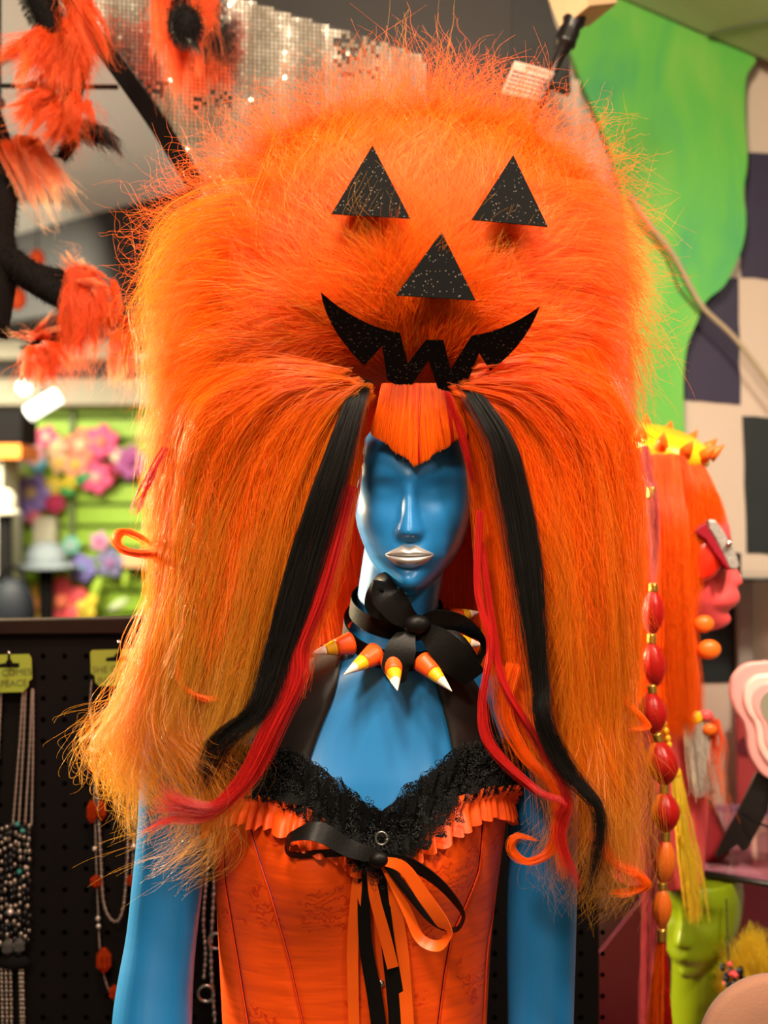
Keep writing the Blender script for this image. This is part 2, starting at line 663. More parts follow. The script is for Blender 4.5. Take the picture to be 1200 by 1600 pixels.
def mesh_obj(me, name, m, parent, label=None):
    org = ORG[parent.name] if parent is not None else Vector()
    me.transform(Matrix.Translation(-org))
    me.materials.clear()
    me.materials.append(m)
    o = bpy.data.objects.new(name, me)
    return link(o, parent, label)


def torso_rows(p0, p1, n, m, off=0.0):
    ph = np.linspace(-PI, PI, n, endpoint=False)
    return [torso(ph, np.full(n, p), off).tolist() for p in np.linspace(p0, p1, m)]


def build_body():
    mb = MB()
    mb.grid(torso_rows(945, 2055, 96, 130), True, True, True)
    # neck from the torso up into the head
    npts = [((612, 1010), 1.545, .054), ((618, 965), 1.54, .0515), ((624, 920), 1.538, .0515), ((632, 870), 1.54, .052), ((640, 810), 1.54, .05)]
    mb.tube([W(p[0], p[1], d) for p, d, r in npts], [r for p, d, r in npts], 40)
    mb.grid(head_rows(), True, True, True)
    left = [(345, 1075, 1.535, 44), (300, 1090, 1.53, 52), (283, 1130, 1.525, 54), (275, 1200, 1.52, 55), (270, 1300, 1.515, 55), (260, 1400, 1.505, 55), (252, 1470, 1.495, 55), (243, 1540, 1.48, 59), (238, 1600, 1.465, 62), (236, 1680, 1.44, 60), (238, 1800, 1.40, 48), (240, 1880, 1.375, 40)]
    right = [(775, 1080, 1.57, 44), (825, 1100, 1.58, 50), (842, 1140, 1.585, 53), (848, 1220, 1.585, 54), (848, 1330, 1.58, 54), (846, 1450, 1.575, 54), (845, 1560, 1.565, 52), (844, 1650, 1.55, 50), (842, 1780, 1.53, 44), (840, 1900, 1.51, 37)]
    for ch in (left, right):
        c = cat_rom(np.array(ch, float), 40)
        mb.tube([W(a[0], a[1], a[2]) for a in c], [a[3] * a[2] / F for a in c], 32)
    return remesh(mb, 'body', 0.0022, 5)


mann = thing('mannequin', 'glossy blue mannequin with silver lips wearing an orange corset', 'mannequin', (-0.03, 1.545, 0.0))
body_me = build_body()
_bv = [v.co.copy() for v in body_me.vertices]
_bp = [tuple(p.vertices) for p in body_me.polygons]
BVH = BVHTree.FromPolygons(_bv, _bp)
mesh_obj(body_me, 'body', M_BLUE, mann)


def ray(px, py, off=0.0, fallback=1.5):
    dr = (W(px, py, 1.0) - CAM).normalized()
    h = BVH.ray_cast(CAM, dr)
    if h[0] is None:
        return W(px, py, fallback)
    return h[0] + h[1] * off


# lips
def lips():
    th = np.linspace(-PI, PI, 721)
    rows_u, rows_l = [], []
    n = 41
    X = np.linspace(-1, 1, n)
    HWm = 0.0300
    top = 866 - 15.0 * (1 - np.abs(X) ** 1.7) ** 0.9 - 2.2 * np.exp(-((np.abs(X) - 0.26) / 0.16) ** 2) + 2.6 * np.exp(-(X / 0.12) ** 2)
    mid = 866 + 3.0 * (1 - np.abs(X) ** 2) - 1.4 * np.exp(-(X / 0.2) ** 2) * 0
    bot = 866 + 22.0 * (1 - np.abs(X) ** 2.1) ** 0.95

    def pt(x, p, bulge):
        w = np.interp(p, HEADP, HEADW)
        f = np.interp(p, HEADP, HEADF)
        s = np.clip(x / w, -0.99, 0.99)
        y = f * (1 - s * s) ** 0.42 + face_bump(np.array(x), np.array(p)) + bulge
        z = (932.0 - p) * 0.000763
        ya = math.radians(-4.0)
        d = 1.53
        return ((645 - 600) * d / F + x * math.cos(ya) + y * math.sin(ya), d + x * math.sin(ya) - y * math.cos(ya), zpy(932, 1.45) + z)
    mbu, mbl = MB(), MB()
    for (mb, A, B, amp, peak) in ((mbu, top, mid, 0.0068, 0.62), (mbl, mid, bot, 0.0085, 0.42)):
        rows = []
        for v in np.linspace(0, 1, 12):
            r = []
            for i in range(n):
                p = A[i] * (1 - v) + B[i] * v
                q = v ** (math.log(0.5) / math.log(peak))
                bl = amp * math.sin(PI * min(max(q, 0), 1)) ** 0.7 * (1 - abs(X[i]) ** 2.4) ** 0.6 - 0.0006
                r.append(pt(X[i] * HWm, p, bl))
            rows.append(r)
        mb.grid(rows)
    lp = MB()
    lp.v = mbu.v + mbl.v
    lp.f = mbu.f + [tuple(i + len(mbu.v) for i in f) for f in mbl.f]
    return lp


lips().build('lips', M_SILVER, mann, 'silver painted lips')
st = MB()
st.tube([(-0.03, 1.545, 0.0 + 0.012), (-0.03, 1.545, 0.55)], 0.017, 16)
st.build('stand_pole', M_CHROME, mann)
st = MB()
st.tube([(-0.03, 1.545, 0.0), (-0.03, 1.545, 0.012)], [0.17, 0.165], 40)
st.build('stand_base', M_CHROME, mann)

# ------------------------------------------------------------------ corset
TOPX = [325, 345, 400, 440, 475, 510, 545, 590, 635, 670, 705, 735, 760, 790, 815]
TOPY = [1272, 1262, 1254, 1262, 1276, 1296, 1322, 1346, 1318, 1286, 1262, 1248, 1243, 1246, 1258]
PHG = np.linspace(-PI / 2, PI / 2, 361)


def project(P):
    P = np.asarray(P)
    return 600 + P[..., 0] / P[..., 1] * F, 800 - (P[..., 2] - 1.45) / P[..., 1] * F


def phi_at(px, row, off=0.004):
    X, _ = project(torso(PHG, np.full(361, row), off))
    i0, i1 = int(np.argmin(X)), int(np.argmax(X))
    return float(np.interp(px, X[i0:i1 + 1], PHG[i0:i1 + 1]))


# torso rows are measured at depth 1.53; the front of the bust is nearer, so convert image rows to torso rows
def row_of(px, py, off=0.004):
    r = py
    for _ in range(6):
        ph = phi_at(px, r, off)
        _, Y = project(torso(np.array([ph]), np.array([r]), off))
        r += (py - float(Y[0]))
    return r, phi_at(px, r, off)


top_pts = [row_of(x, y) for x, y in zip(TOPX, TOPY)]
tp_phi = np.array([p for r, p in top_pts])
tp_row = np.array([r for r, p in top_pts])
o_ = np.argsort(tp_phi)
tp_phi, tp_row = tp_phi[o_], tp_row[o_]
tp_phi = np.concatenate([[-PI], tp_phi, [PI]])
tp_row = np.concatenate([[1275], tp_row, [1275]])


def top_row(ph):
    return np.interp(ph, tp_phi, tp_row)


BOT = 1905.0
corset = thing('corset', 'orange satin corset with black lace top laced on the mannequin', 'corset', (-0.03, 1.545, zpy(1900)))
seams_px = [
    [(348, 1290), (352, 1380), (372, 1500), (390, 1610), (420, 1800)],
    [(388, 1280), (424, 1400), (452, 1500), (474, 1600), (500, 1800)],
    [(592, 1360), (594, 1450), (596, 1530), (598, 1600), (600, 1800)],
    [(757, 1258), (748, 1360), (706, 1460), (686, 1590), (670, 1800)],
    [(800, 1275), (782, 1380), (762, 1470), (754, 1600), (735, 1800)],
]
NR = 60
TT = np.linspace(0, 1, NR) ** 1.15
seam_phi = []
for s in seams_px:
    rr = [row_of(x, y) for x, y in s]
    seam_phi.append((np.array([r for r, p in rr]), np.array([p for r, p in rr])))


def seam_at(k, row):
    if k < 0:
        return -PI * 0.62
    if k >= len(seam_phi):
        return PI * 0.62
    return float(np.interp(row, seam_phi[k][0], seam_phi[k][1]))


def panel(k):
    mb = MB()
    rows = []
    g = 0.006
    for t in TT:
        r = []
        for u in np.linspace(0, 1, 26):
            ph = 0.0
            row = 1300 + t * (BOT - 1300)
            for _ in range(3):
                a, b = seam_at(k - 1, row), seam_at(k, row)
                ph = a + g + (b - a - 2 * g) * u
                tr = top_row(ph)
                row = tr + t * (BOT - tr)
            off = 0.0055 - 0.0022 * (abs(2 * u - 1) ** 12)
            # little gathers beside the princess seams
            if k in (1, 4):
                off += 0.0007 * math.sin(row * 0.33) * math.exp(-((u - (0.9 if k == 1 else 0.15)) / 0.22) ** 2)
            r.append(tuple(torso(ph, row, off)))
        rows.append(r)
    mb.grid(rows)
    return mb


for k in range(6):
    panel(k).build('bodice_panel', M_CORSET, corset)
mb = MB()
rows = []
for t in TT:
    r = []
    for u in np.linspace(0, 1, 30):
        ph = PI * 0.62 + u * PI * 0.76
        p2 = ph if ph <= PI else ph - 2 * PI
        tr = top_row(p2)
        r.append(tuple(torso(p2, tr + t * (BOT - tr), 0.005)))
    rows.append(r)
mb.grid(rows).build('back_panel', M_CORSET, corset)
M_PIPE = mat('orange_piping', (0.86, 0.055, 0.004), 0.4)
for k in range(5):
    if k == 2:
        continue
    pts = []
    for t in np.linspace(0.0, 1, 50):
        row = 1300 + t * (BOT - 1300)
        for _ in range(3):
            ph = seam_at(k, row)
            tr = top_row(ph)
            row = tr + t * (BOT - tr)
        pts.append(tuple(torso(ph, row, 0.0052)))
    MB().tube(pts, 0.0011, 6).build('seam', M_PIPE, corset)
# centre busk with clasps
pts = [tuple(torso(seam_at(2, r), r, 0.0055)) for r in np.linspace(1370, 1890, 40)]
MB().ribbon(pts, [Vector((0.024, 0.003, 0))] * 40, 0.0009).build('busk', M_RUFFLE, corset)
for py in (1535, 1665):
    r, p = row_of(594, py)
    c = Vector(torso(p, r, 0.008))
    MB().ell(c, .0045, .0025, .0045, 14, 8).build('clasp', M_CHROME, corset, 'small silver busk stud')


def edge_ruffle(name, mat_, ph0, ph1, up, down, amp, waves, off, n=900, rows_n=7, lift=0.0, seed=1, lean=0.0):
    """gathered strip that follows the top edge of the corset"""
    rg = np.random.default_rng(seed)
    ph = np.linspace(ph0, ph1, n)
    s = np.linspace(0, 1, n)
    jit = np.interp(s, np.linspace(0, 1, waves), rg.uniform(-0.8, 0.8, waves))
    amp_l = np.interp(s, np.linspace(0, 1, waves // 2), rg.uniform(0.6, 1.3, waves // 2))
    hl = np.interp(s, np.linspace(0, 1, waves), rg.uniform(0.75, 1.2, waves))
    base = top_row(ph)
    rows = []
    for v in np.linspace(-1, 1, rows_n):
        e = abs(v)
        h = (up if v < 0 else down) * e
        wv = np.sin(2 * PI * waves * s + jit * 3 + (1.2 if v > 0 else 0) + 0.5 * v)
        a = amp * amp_l * (0.25 + 0.75 * e ** 0.8)
        row = base + lift + (-h if v < 0 else h) * hl + 2.0 * e * np.cos(2 * PI * waves * s + jit * 3 + 1)
        P = torso(ph + 0.010 * e * np.cos(2 * PI * waves * s * 1.0 + 2 * jit), row, 0.0)
        P0 = torso(ph, row, 0.0)
        N = torso(ph, row, 0.02) - P0
        N = N / np.linalg.norm(N, axis=1)[:, None]
        P = P + N * (off + a * (wv + 0.9) + lean * e)[:, None]
        rows.append(P.tolist())
    return MB().grid(rows)


phL, phR = tp_phi[1] + 0.0, tp_phi[-2] - 0.0
edge_ruffle('ruffle', None, phL - 0.25, phR + 0.25, 20, 30, 0.0056, 44, 0.011, n=1300, seed=3, lift=3).build('ruffle_trim', M_RUFFLE, corset, 'gathered orange satin ruffle')
pc = phi_at(590, 1340)
i_ = 0
for (u_, d_, a_, w_, o2, lf, se) in ((46, 26, 0.0050, 24, 0.004, -34, 5), (40, 22, 0.0065, 19, 0.006, -30, 8), (30, 16, 0.0075, 17, 0.008, -34, 11)):
    edge_ruffle('lace', None, phL - 0.05, phR + 0.12, u_, d_, a_, w_, o2, n=1000, rows_n=12, lift=lf, seed=se, lean=0.004).build('lace_trim', M_LACE, corset, 'black ruffled lace')
for (u_, d_, a_, w_, o2, lf, se, ph0, ph1) in ((50, 34, 0.009, 9, 0.016, -34, 15, pc - .42, pc + .40), (44, 30, 0.011, 7, 0.020, -22, 18, pc - .30, pc + .30)):
    edge_ruffle('lace', None, ph0, ph1, u_, d_, a_, w_, o2, n=500, rows_n=12, lift=lf, seed=se, lean=0.004).build('lace_trim', M_LACE, corset, 'black ruffled lace')
# scribbled lace loops along the ruffle's edge
n = 5600
rg = np.random.default_rng(4)
ph = rg.uniform(phL - 0.03, phR + 0.1, n)
bump_in = np.exp(-((ph - pc) / 0.28) ** 2)
row = top_row(ph) + rg.uniform(-84, -8, n) + bump_in * rg.uniform(0, 44, n)
P0 = torso(ph, row, 0.0)
N = torso(ph, row, 0.02) - P0
N /= np.linalg.norm(N, axis=1)[:, None]
P0 = P0 + N * (rg.uniform(0.006, 0.018, n) + bump_in * 0.012)[:, None]
K = 14
tt = np.linspace(0, 2 * PI, K)
rad = rg.uniform(0.0012, 0.0042, n)
A = rg.normal(0, 1, (n, 3))
A /= np.linalg.norm(A, axis=1)[:, None]
B = np.cross(A, rg.normal(0, 1, (n, 3)))
B /= np.linalg.norm(B, axis=1)[:, None]
Pl = P0[:, None] + (A[:, None] * np.cos(tt)[None, :, None] + B[:, None] * np.sin(tt)[None, :, None]) * rad[:, None, None]
M_LTHREAD = mat('black_lace_thread', (0.006, 0.006, 0.006), 0.55)
hair('lace_loops', Pl, 0.0004, M_LTHREAD, corset, 'loose black lace thread loops', taper=0)

# wide black straps from the halter to the cups
def strap(pxs, wpx, off=0.004):
    pts, wv = [], []
    P = cat_rom(np.array(pxs, float), 24)
    Wd = np.interp(np.linspace(0, 1, 24), np.linspace(0, 1, len(wpx)), wpx)
    rows = []
    for i in range(24):
        t = P[min(i + 1, 23)] - P[max(i - 1, 0)]
        t = t / np.linalg.norm(t)
        nx, ny = -t[1], t[0]
        r = []
        for k in np.linspace(-0.5, 0.5, 7):
            r.append(ray(P[i][0] + nx * Wd[i] * k, P[i][1] + ny * Wd[i] * k, off, 1.53))
        rows.append(r)
    return MB().grid(rows)


for pxs, wp in (([(520, 1015), (492, 1080), (458, 1150), (436, 1215), (425, 1262)], [40, 62, 75, 80, 80]), ([(694, 1040), (722, 1100), (738, 1150), (748, 1205), (752, 1250)], [44, 66, 74, 78, 78])):
    o = strap(pxs, wp).build('shoulder_strap', M_STRAP, corset, 'wide black satin strap')
    so = o.modifiers.new('thick', 'SOLIDIFY')
    so.thickness = 0.0015
    so.offset = 0

# ------------------------------------------------------------------ ribbons
def ribbon_px(mb, pts, width_px, th=0.0005, K=40, twist=None, edge=None):
    """pts: (px,py,depth) ; width lies across the path, turned about the path by twist (deg list)"""
    P = Wn(cat_rom(np.array(pts, float), K))
    wpx = np.interp(np.linspace(0, 1, K), np.linspace(0, 1, len(width_px)), width_px)
    tw = np.interp(np.linspace(0, 1, K), np.linspace(0, 1, len(twist)), twist) if twist else np.zeros(K)
    V = [Vector(p) for p in P]
    wv = []
    for i in range(K):
        t = (V[min(i + 1, K - 1)] - V[max(i - 1, 0)]).normalized()
        view = (V[i] - CAM).normalized()
        a = t.cross(view)
        a = a.normalized() if a.length > 1e-5 else Vector((1, 0, 0))
        b = t.cross(a)
        ang = math.radians(tw[i])
        wv.append((a * math.cos(ang) + b * math.sin(ang)) * wpx[i] * V[i].y / F)
    return mb.ribbon(V, wv, th)


def front_d(px, py, off):
    """depth just in front of the corset at this image point"""
    r, p = row_of(px, py)
    return float(torso(p, r, 0.004)[1]) - off


D0 = front_d(592, 1345, 0.034)
bow = thing('ribbon_bow', 'black and orange ribbon bow hanging down the corset front', 'bow', tuple(W(592, 1330, D0)))
# stems: (path, widths, material)
def onc(path, off):
    return [(x, y, min(front_d(x, y, off), D0 + 0.045)) for x, y in path]


tails = [
    ([(562, 1335), (556, 1400), (551, 1480), (552, 1560), (554, 1640)], [13, 17, 18, 17, 17], M_ORSATIN, 0.010, 'orange_tail'),
    ([(570, 1330), (568, 1400), (572, 1480), (586, 1560), (598, 1650)], [15, 19, 21, 24, 24], M_BLKSATIN, 0.014, 'black_tail'),
    ([(578, 1345), (585, 1400), (601, 1460), (614, 1512)], [12, 17, 18, 18], M_ORSATIN, 0.018, 'orange_tail'),
    ([(592, 1345), (598, 1400), (607, 1480), (618, 1560), (624, 1650)], [22, 20, 22, 27, 28], M_BLKSATIN, 0.012, 'black_tail'),
    ([(606, 1345), (616, 1400), (627, 1480), (634, 1560), (640, 1650)], [12, 18, 21, 20, 20], M_ORSATIN, 0.010, 'orange_tail'),
]
for path, wd_, mt, of, nm in tails:
    ribbon_px(MB(), onc(path, of), wd_).build(nm, mt, bow)
loops = [
    # left black loop, going out and back
    ([(588, 1338, D0 - .012), (545, 1325, D0 - .020), (498, 1300, D0 - .026), (458, 1306, D0 - .02), (449, 1322, D0 - .012), (458, 1336, D0 - .006), (500, 1334, D0 - .008), (552, 1332, D0 - .006), (588, 1340, D0 - .006)],
     [20, 30, 33, 24, 22, 16, 18, 16, 16], M_BLKSATIN, [0, 25, 20, 55, 80, 60, 50, 45, 30], 'black_loop'),
    ([(592, 1342, D0 - .012), (640, 1350, D0 - .022), (686, 1380, D0 - .028), (718, 1418, D0 - .026), (722, 1440, D0 - .022), (708, 1453, D0 - .016), (676, 1440, D0 - .010), (642, 1400, D0 - .010), (600, 1345, D0 - .008)],
     [18, 24, 22, 20, 18, 14, 16, 18, 14], M_BLKSATIN, [10, 40, 50, 65, 78, 60, 60, 50, 40], 'black_loop'),
    ([(594, 1344, D0 - .014), (630, 1356, D0 - .022), (662, 1400, D0 - .024), (690, 1440, D0 - .022), (700, 1462, D0 - .018), (684, 1478, D0 - .014), (656, 1466, D0 - .008), (634, 1420, D0 - .006), (598, 1348, D0 - .004)],
     [12, 20, 22, 24, 22, 20, 18, 16, 12], M_ORSATIN, [0, 25, 20, 35, 70, 30, 25, 25, 20], 'orange_loop'),
]
for path, wd_, mt, tw, nm in loops:
    ribbon_px(MB(), path, wd_, K=60, twist=tw).build(nm, mt, bow)
MB().ell(W(592, 1343, D0 - .012), .013, .009, .0095, 18, 10).build('knot', M_BLKSATIN, bow)
mb = MB()
mb.tube([W(596 + 9 * math.cos(a), 1310 + 10 * math.sin(a), D0 - .010) for a in np.linspace(0, 2 * PI, 25)], 0.0014, 8)
mb.build('ring', mat('beaded_ring', (0.25, 0.24, 0.22), 0.3, metal=0.8), bow, 'small beaded metal ring')

# ------------------------------------------------------------------ choker ribbon
choker = thing('ribbon_choker', 'black satin ribbon choker with a bow tied round the blue neck', 'choker', tuple(W(620, 970, 1.54)))
ring_c = W(620, 957, 1.54)


def neck_ring(c, rx, ry, tilt, roll, n=64, a0=0, a1=2 * PI):
    R = Matrix.Rotation(roll, 3, 'Y') @ Matrix.Rotation(tilt, 3, 'X')
    return [c + R @ Vector((rx * math.sin(a), -ry * math.cos(a), 0)) for a in np.linspace(a0, a1, n)], R


pts, R = neck_ring(W(619, 952, 1.538), 0.0580, 0.058, math.radians(22), math.radians(8))
MB().ribbon(pts, [R @ Vector((0, 0, 0.023))] * len(pts), 0.0008).build('band', M_BLKSATIN, choker)
kd = 1.466
ribbon_px(MB(), [(648, 972, kd), (628, 958, kd - .012), (606, 930, kd - .018), (600, 908, kd - .012), (586, 925, kd - .006), (585, 950, kd), (615, 962, kd + .001), (645, 975, kd)], [22, 44, 58, 46, 30, 26, 24, 20], K=50, twist=[0, 15, 25, 60, 40, 10, 5, 0]).build('bow_loop', M_BLKSATIN, choker)
ribbon_px(MB(), [(655, 975, kd), (685, 968, kd - .012), (722, 975, kd - .018), (750, 1000, kd - .012), (752, 1020, kd - .004), (742, 1032, kd), (715, 1002, kd + .004), (680, 985, kd + .004), (655, 978, kd)], [20, 34, 36, 40, 38, 30, 28, 24, 18], K=50, twist=[0, 25, 45, 70, 80, 60, 30, 15, 0]).build('bow_loop', M_BLKSATIN, choker)
ribbon_px(MB(), [(640, 980, kd), (628, 1010, kd - .012), (622, 1040, kd - .016), (630, 1066, kd - .012)], [20, 46, 52, 10], K=30, twist=[20, 5, -12, -20]).build('tail', M_BLKSATIN, choker)
ribbon_px(MB(), [(655, 980, kd), (682, 1000, kd - .012), (712, 1030, kd - .016), (742, 1060, kd - .010)], [20, 44, 56, 42], K=30, twist=[20, 5, 10, 25]).build('tail', M_BLKSATIN, choker)
MB().ell(W(652, 976, kd - .006), .017, .010, .012, 18, 10).build('knot', M_BLKSATIN, choker)

# ------------------------------------------------------------------ spiked collar
collar = thing('spiked_collar', 'black collar of candy corn cones worn below the ribbon choker', 'collar', tuple(W(620, 1010, 1.54)))
cc = W(622, 985, 1.54)
pts, R = neck_ring(cc, 0.069, 0.076, math.radians(24), math.radians(6))
MB().ribbon(pts, [R @ Vector((0, 0, 0.026))] * len(pts), 0.001).build('band', M_BLKSATIN, collar)
M_C1 = mat('candy_orange', (0.95, 0.10, 0.008), 0.4, var=0.05)
M_C2 = mat('candy_yellow', (0.95, 0.48, 0.008), 0.4, var=0.05)
M_C3 = mat('candy_white', (0.85, 0.66, 0.56), 0.4, var=0.05)


def spike(b, t):
    ax = (t - b)
    L = ax.length
    ax.normalize()
    mbs = []
    segs = [(0.0, 0.40, M_C1, 'spike'), (0.40, 0.64, M_C2, 'yellow_section'), (0.64, 1.0, M_C3, 'white_tip')]
    root = None
    for s0, s1, m_, nm in segs:
        K = 6
        ps, rs = [], []
        if s0 == 0:
            ps += [b - ax * 0.0015, b]
            rs += [0.0085, 0.0125]
        for s in np.linspace(s0, s1, K):
            ps.append(b + ax * (L * s))
            rs.append(max(0.0005, 0.0145 * (1 - s) ** 0.85))
        mbx = MB().tube(ps, rs, 20)
        o = mbx.build(nm, m_, collar if root is None else root)
        if root is None:
            root = o
    return root


for (bx, by, bd), (tx, ty, td) in [((549, 1005, 1.492), (484, 1022, 1.468)), ((586, 1022, 1.470), (537, 1054, 1.425)), ((612, 1034, 1.462), (621, 1079, 1.415)), ((661, 1034, 1.466), (706, 1080, 1.425)), ((694, 1028, 1.49), (757, 1048, 1.47)), ((700, 1000, 1.52), (756, 1008, 1.515)), ((702, 966, 1.555), (750, 956, 1.575))]:
    spike(W(bx, by, bd), W(tx, ty, td))

# ------------------------------------------------------------------ giant wig
wig = thing('pumpkin_wig', 'giant teased orange wig with a black pumpkin face on the mannequin', 'wig', tuple(W(640, 650, 1.54)))
DC = (620.0, 430.0)
ANG = np.radians([0, 30, 45, 60, 90, 120, 135, 150, 180, 205, 225, 250, 270, 290, 315, 335, 360])
RAD = np.array([372, 376, 360, 326, 294, 308, 322, 348, 384, 385, 290, 205, 185, 205, 290, 385, 372.])


def rim(a):
    return np.interp(np.mod(a, 2 * PI), ANG, RAD)


def dome_d(rho):
    return 1.372 + 0.185 * (1 - np.sqrt(np.clip(1 - rho ** 2, 0, 1)))


def dome_pt(px, py, k=1.0, off=0.0):
    """point on the front of the dome seen at this image point"""
    dx, dy = px - DC[0], DC[1] - py
    a = np.arctan2(dy, dx)
    rho = np.sqrt(dx * dx + dy * dy) / (rim(a) * k)
    return dome_d(np.clip(rho, 0, 1)) - off


def dome_base():
    rows = []
    n = 72
    th = np.linspace(0, 2 * PI, n, endpoint=False)
    R = rim(th) * 0.86
    for rho in np.linspace(0.02, 1, 18):
        q = np.sin(rho * PI / 2)
        d = dome_d(np.full(n, q * 0.995)) + 0.012
        rows.append(Wn(np.stack([DC[0] + R * q * np.cos(th), DC[1] - R * q * np.sin(th), d], -1)).tolist())
    for rho in np.linspace(0.95, 0.02, 12):
        q = np.sin(rho * PI / 2)
        d = 1.58 + 0.12 * np.cos(rho * PI / 2)
        rows.append(Wn(np.stack([DC[0] + R * q * np.cos(th), DC[1] - R * q * np.sin(th), np.full(n, d)], -1)).tolist())
    return MB().grid(rows, True, True, True)


dome_base().build('fur_base', M_CORE, wig)


def curtain(secs, name):
    """solid hair mass; secs: (row, x_in, x_out, depth, thickness)"""
    S = cat_rom(np.array(secs, float), 30)
    rows = []
    n = 20
    for py, xa, xb, d, th in S:
        r = []
        for k in range(n):
            a = 2 * PI * k / n
            cx, hw = (xa + xb) / 2, (xb - xa) / 2
            r.append(tuple(W(cx + hw * math.cos(a), py, d + th / 2 * math.sin(a))))
        rows.append(r)
    return MB().grid(rows, True, True, True).build(name, M_CORE, wig)


curtain([(560, 330, 560, 1.50, .10), (640, 310, 530, 1.50, .10), (760, 306, 490, 1.49, .09), (880, 312, 452, 1.485, .075), (980, 322, 420, 1.475, .05), (1050, 320, 390, 1.465, .03), (1075, 345, 365, 1.46, .012)], 'side_mass')
curtain([(560, 730, 930, 1.50, .10), (640, 765, 945, 1.50, .10), (760, 800, 950, 1.49, .09), (880, 820, 945, 1.485, .075), (1000, 838, 940, 1.48, .055), (1100, 870, 935, 1.48, .035), (1160, 895, 920, 1.48, .012)], 'side_mass')
curtain([(540, 360, 900, 1.68, .14), (760, 390, 870, 1.675, .14), (900, 410, 850, 1.665, .12), (1040, 470, 815, 1.65, .08), (1085, 540, 780, 1.64, .04)], 'back_mass')


def dome_fur(nc, per, seed, Lm=0.085, K=10, lift=0.30, rmin=0.0):
    rg = np.random.default_rng(seed)
    a = rg.uniform(0, 2 * PI, nc)
    rho = np.sqrt(rg.uniform(rmin ** 2, 1.0, nc)) * 0.98
    R = rim(a) * 0.90
    x = DC[0] + R * rho * np.cos(a)
    y = DC[1] - R * rho * np.sin(a)
    ln = Lm * rg.uniform(0.55, 1.25, nc) * np.where(rg.uniform(0, 1, nc) > 0.96, 1.35, 1.0)
    cl = np.repeat(np.arange(nc), per)
    N = nc * per
    xs = x[cl] + rg.normal(0, 5.5, N)
    ys = y[cl] + rg.normal(0, 5.5, N)
    L = ln[cl] * rg.uniform(0.7, 1.12, N)
    FX, FY = 648.0, 618.0
    fx, fy = xs - FX, -(ys - FY)
    ang = np.arctan2(fy, fx)
    rr = np.hypot(fx, fy)
    # clump direction noise
    ang = ang + (rg.normal(0, 0.30, nc)[cl] + rg.normal(0, 0.07, N)) * np.clip(rr / 120, 0.4, 1)
    dirx, dirz = np.cos(ang), np.sin(ang)
    d = dome_pt(xs, ys, 0.90)
    P0 = Wn(np.stack([xs, ys, d + 0.008], -1))
    t = np.linspace(0, 1, K)
    out = np.zeros((N, K, 3))
    # slope of the dome in the travel direction (numerical)
    d2 = dome_pt(xs + dirx * 40, ys - dirz * 40, 0.90)
    slope = np.clip((d2 - d) / (40 * 1.45 / F), -0.6, 2.2)
    tx, ty, tz = dirx, slope, dirz
    ln_ = np.sqrt(tx ** 2 + ty ** 2 + tz ** 2)
    tx, ty, tz = tx / ln_, ty / ln_, tz / ln_
    lf = lift * rg.uniform(0.2, 1.7, nc)[cl] * (1 - 0.6 * np.exp(-((xs - 680) / 170) ** 4 - ((ys - 410) / 200) ** 4))
    bend = rg.normal(0, 0.30, nc)[cl] + rg.normal(0, 0.05, N)
    wph = rg.uniform(0, 2 * PI, nc)[cl]
    wam = rg.normal(0, 0.10, nc)[cl]
    for k, tk in enumerate(t):
        s = tk * L
        lat = (bend * tk + wam * np.sin(2 * PI * 1.3 * tk + wph)) * s
        out[:, k, 0] = P0[:, 0] + tx * s - dirz * lat
        out[:, k, 1] = P0[:, 1] + ty * s * 0.9 - lf * s * (1 - 0.75 * tk)
        out[:, k, 2] = P0[:, 2] + tz * s + dirx * lat - 0.030 * tk ** 2 * (L / 0.1) * np.clip(1.0 - dirz, 0, 1.6)
    sj = rg.normal(0, 1, (N, 1, 3)) * (0.0030 * (1.0 - 0.55 * t[None, :, None]))
    cz = rg.normal(0, 1, (N, 1, 3)) * 0.0012 * np.sin(2 * PI * 3 * t[None, :, None] + rg.uniform(0, 6, (N, 1, 1))) * t[None, :, None]
    return out + sj + cz


hair('dome_fur', dome_fur(1900, 16, 1, Lm=0.095, K=11), 0.00019, M_ORHAIR, wig)
hair('dome_fur', dome_fur(420, 10, 2, Lm=0.125, K=12, lift=0.42), 0.00016, M_BACKLITHAIR, wig)
hair('dome_fur', dome_fur(700, 14, 3, Lm=0.085, K=10, rmin=.86, lift=.5), 0.00017, M_ORHAIR, wig)
# frizz along the crown
def crown_frizz(N, seed, a0, a1, Ls=0.06):
    rg = np.random.default_rng(seed)
    a = rg.uniform(a0, a1, N)
    r = rim(a) * rg.uniform(0.86, 1.0, N)
    P0 = Wn(np.stack([DC[0] + r * np.cos(a), DC[1] - r * np.sin(a), 1.50 + rg.normal(0, 0.04, N)], -1))
    K = 12
    t = np.linspace(0, 1, K)[None, :, None]
    dr = np.stack([np.cos(a), rg.normal(0, .25, N), np.sin(a)], -1)[:, None]
    side = np.stack([-np.sin(a), rg.normal(0, .3, N), np.cos(a)], -1)[:, None]
    L = (Ls * rg.uniform(0.3, 1.3, N))[:, None, None]
    cv = rg.normal(0, 0.6, N)[:, None, None]
    P = P0[:, None] + dr * L * t + side * L * cv * t ** 2
    P = P + rg.normal(0, 1, (N, 1, 3)) * 0.003 * np.sin(2 * PI * rg.uniform(1, 4, (N, 1, 1)) * t + rg.uniform(0, 6, (N, 1, 1))) * t
    P[:, :, 2] -= (0.015 * t ** 2)[..., 0] * np.clip(1 - np.sin(a), 0, 1)[:, None]
    return P


hair('crown_frizz', crown_frizz(1700, 5, -0.45, PI + 0.45), 0.00015, M_ORHAIR, wig)

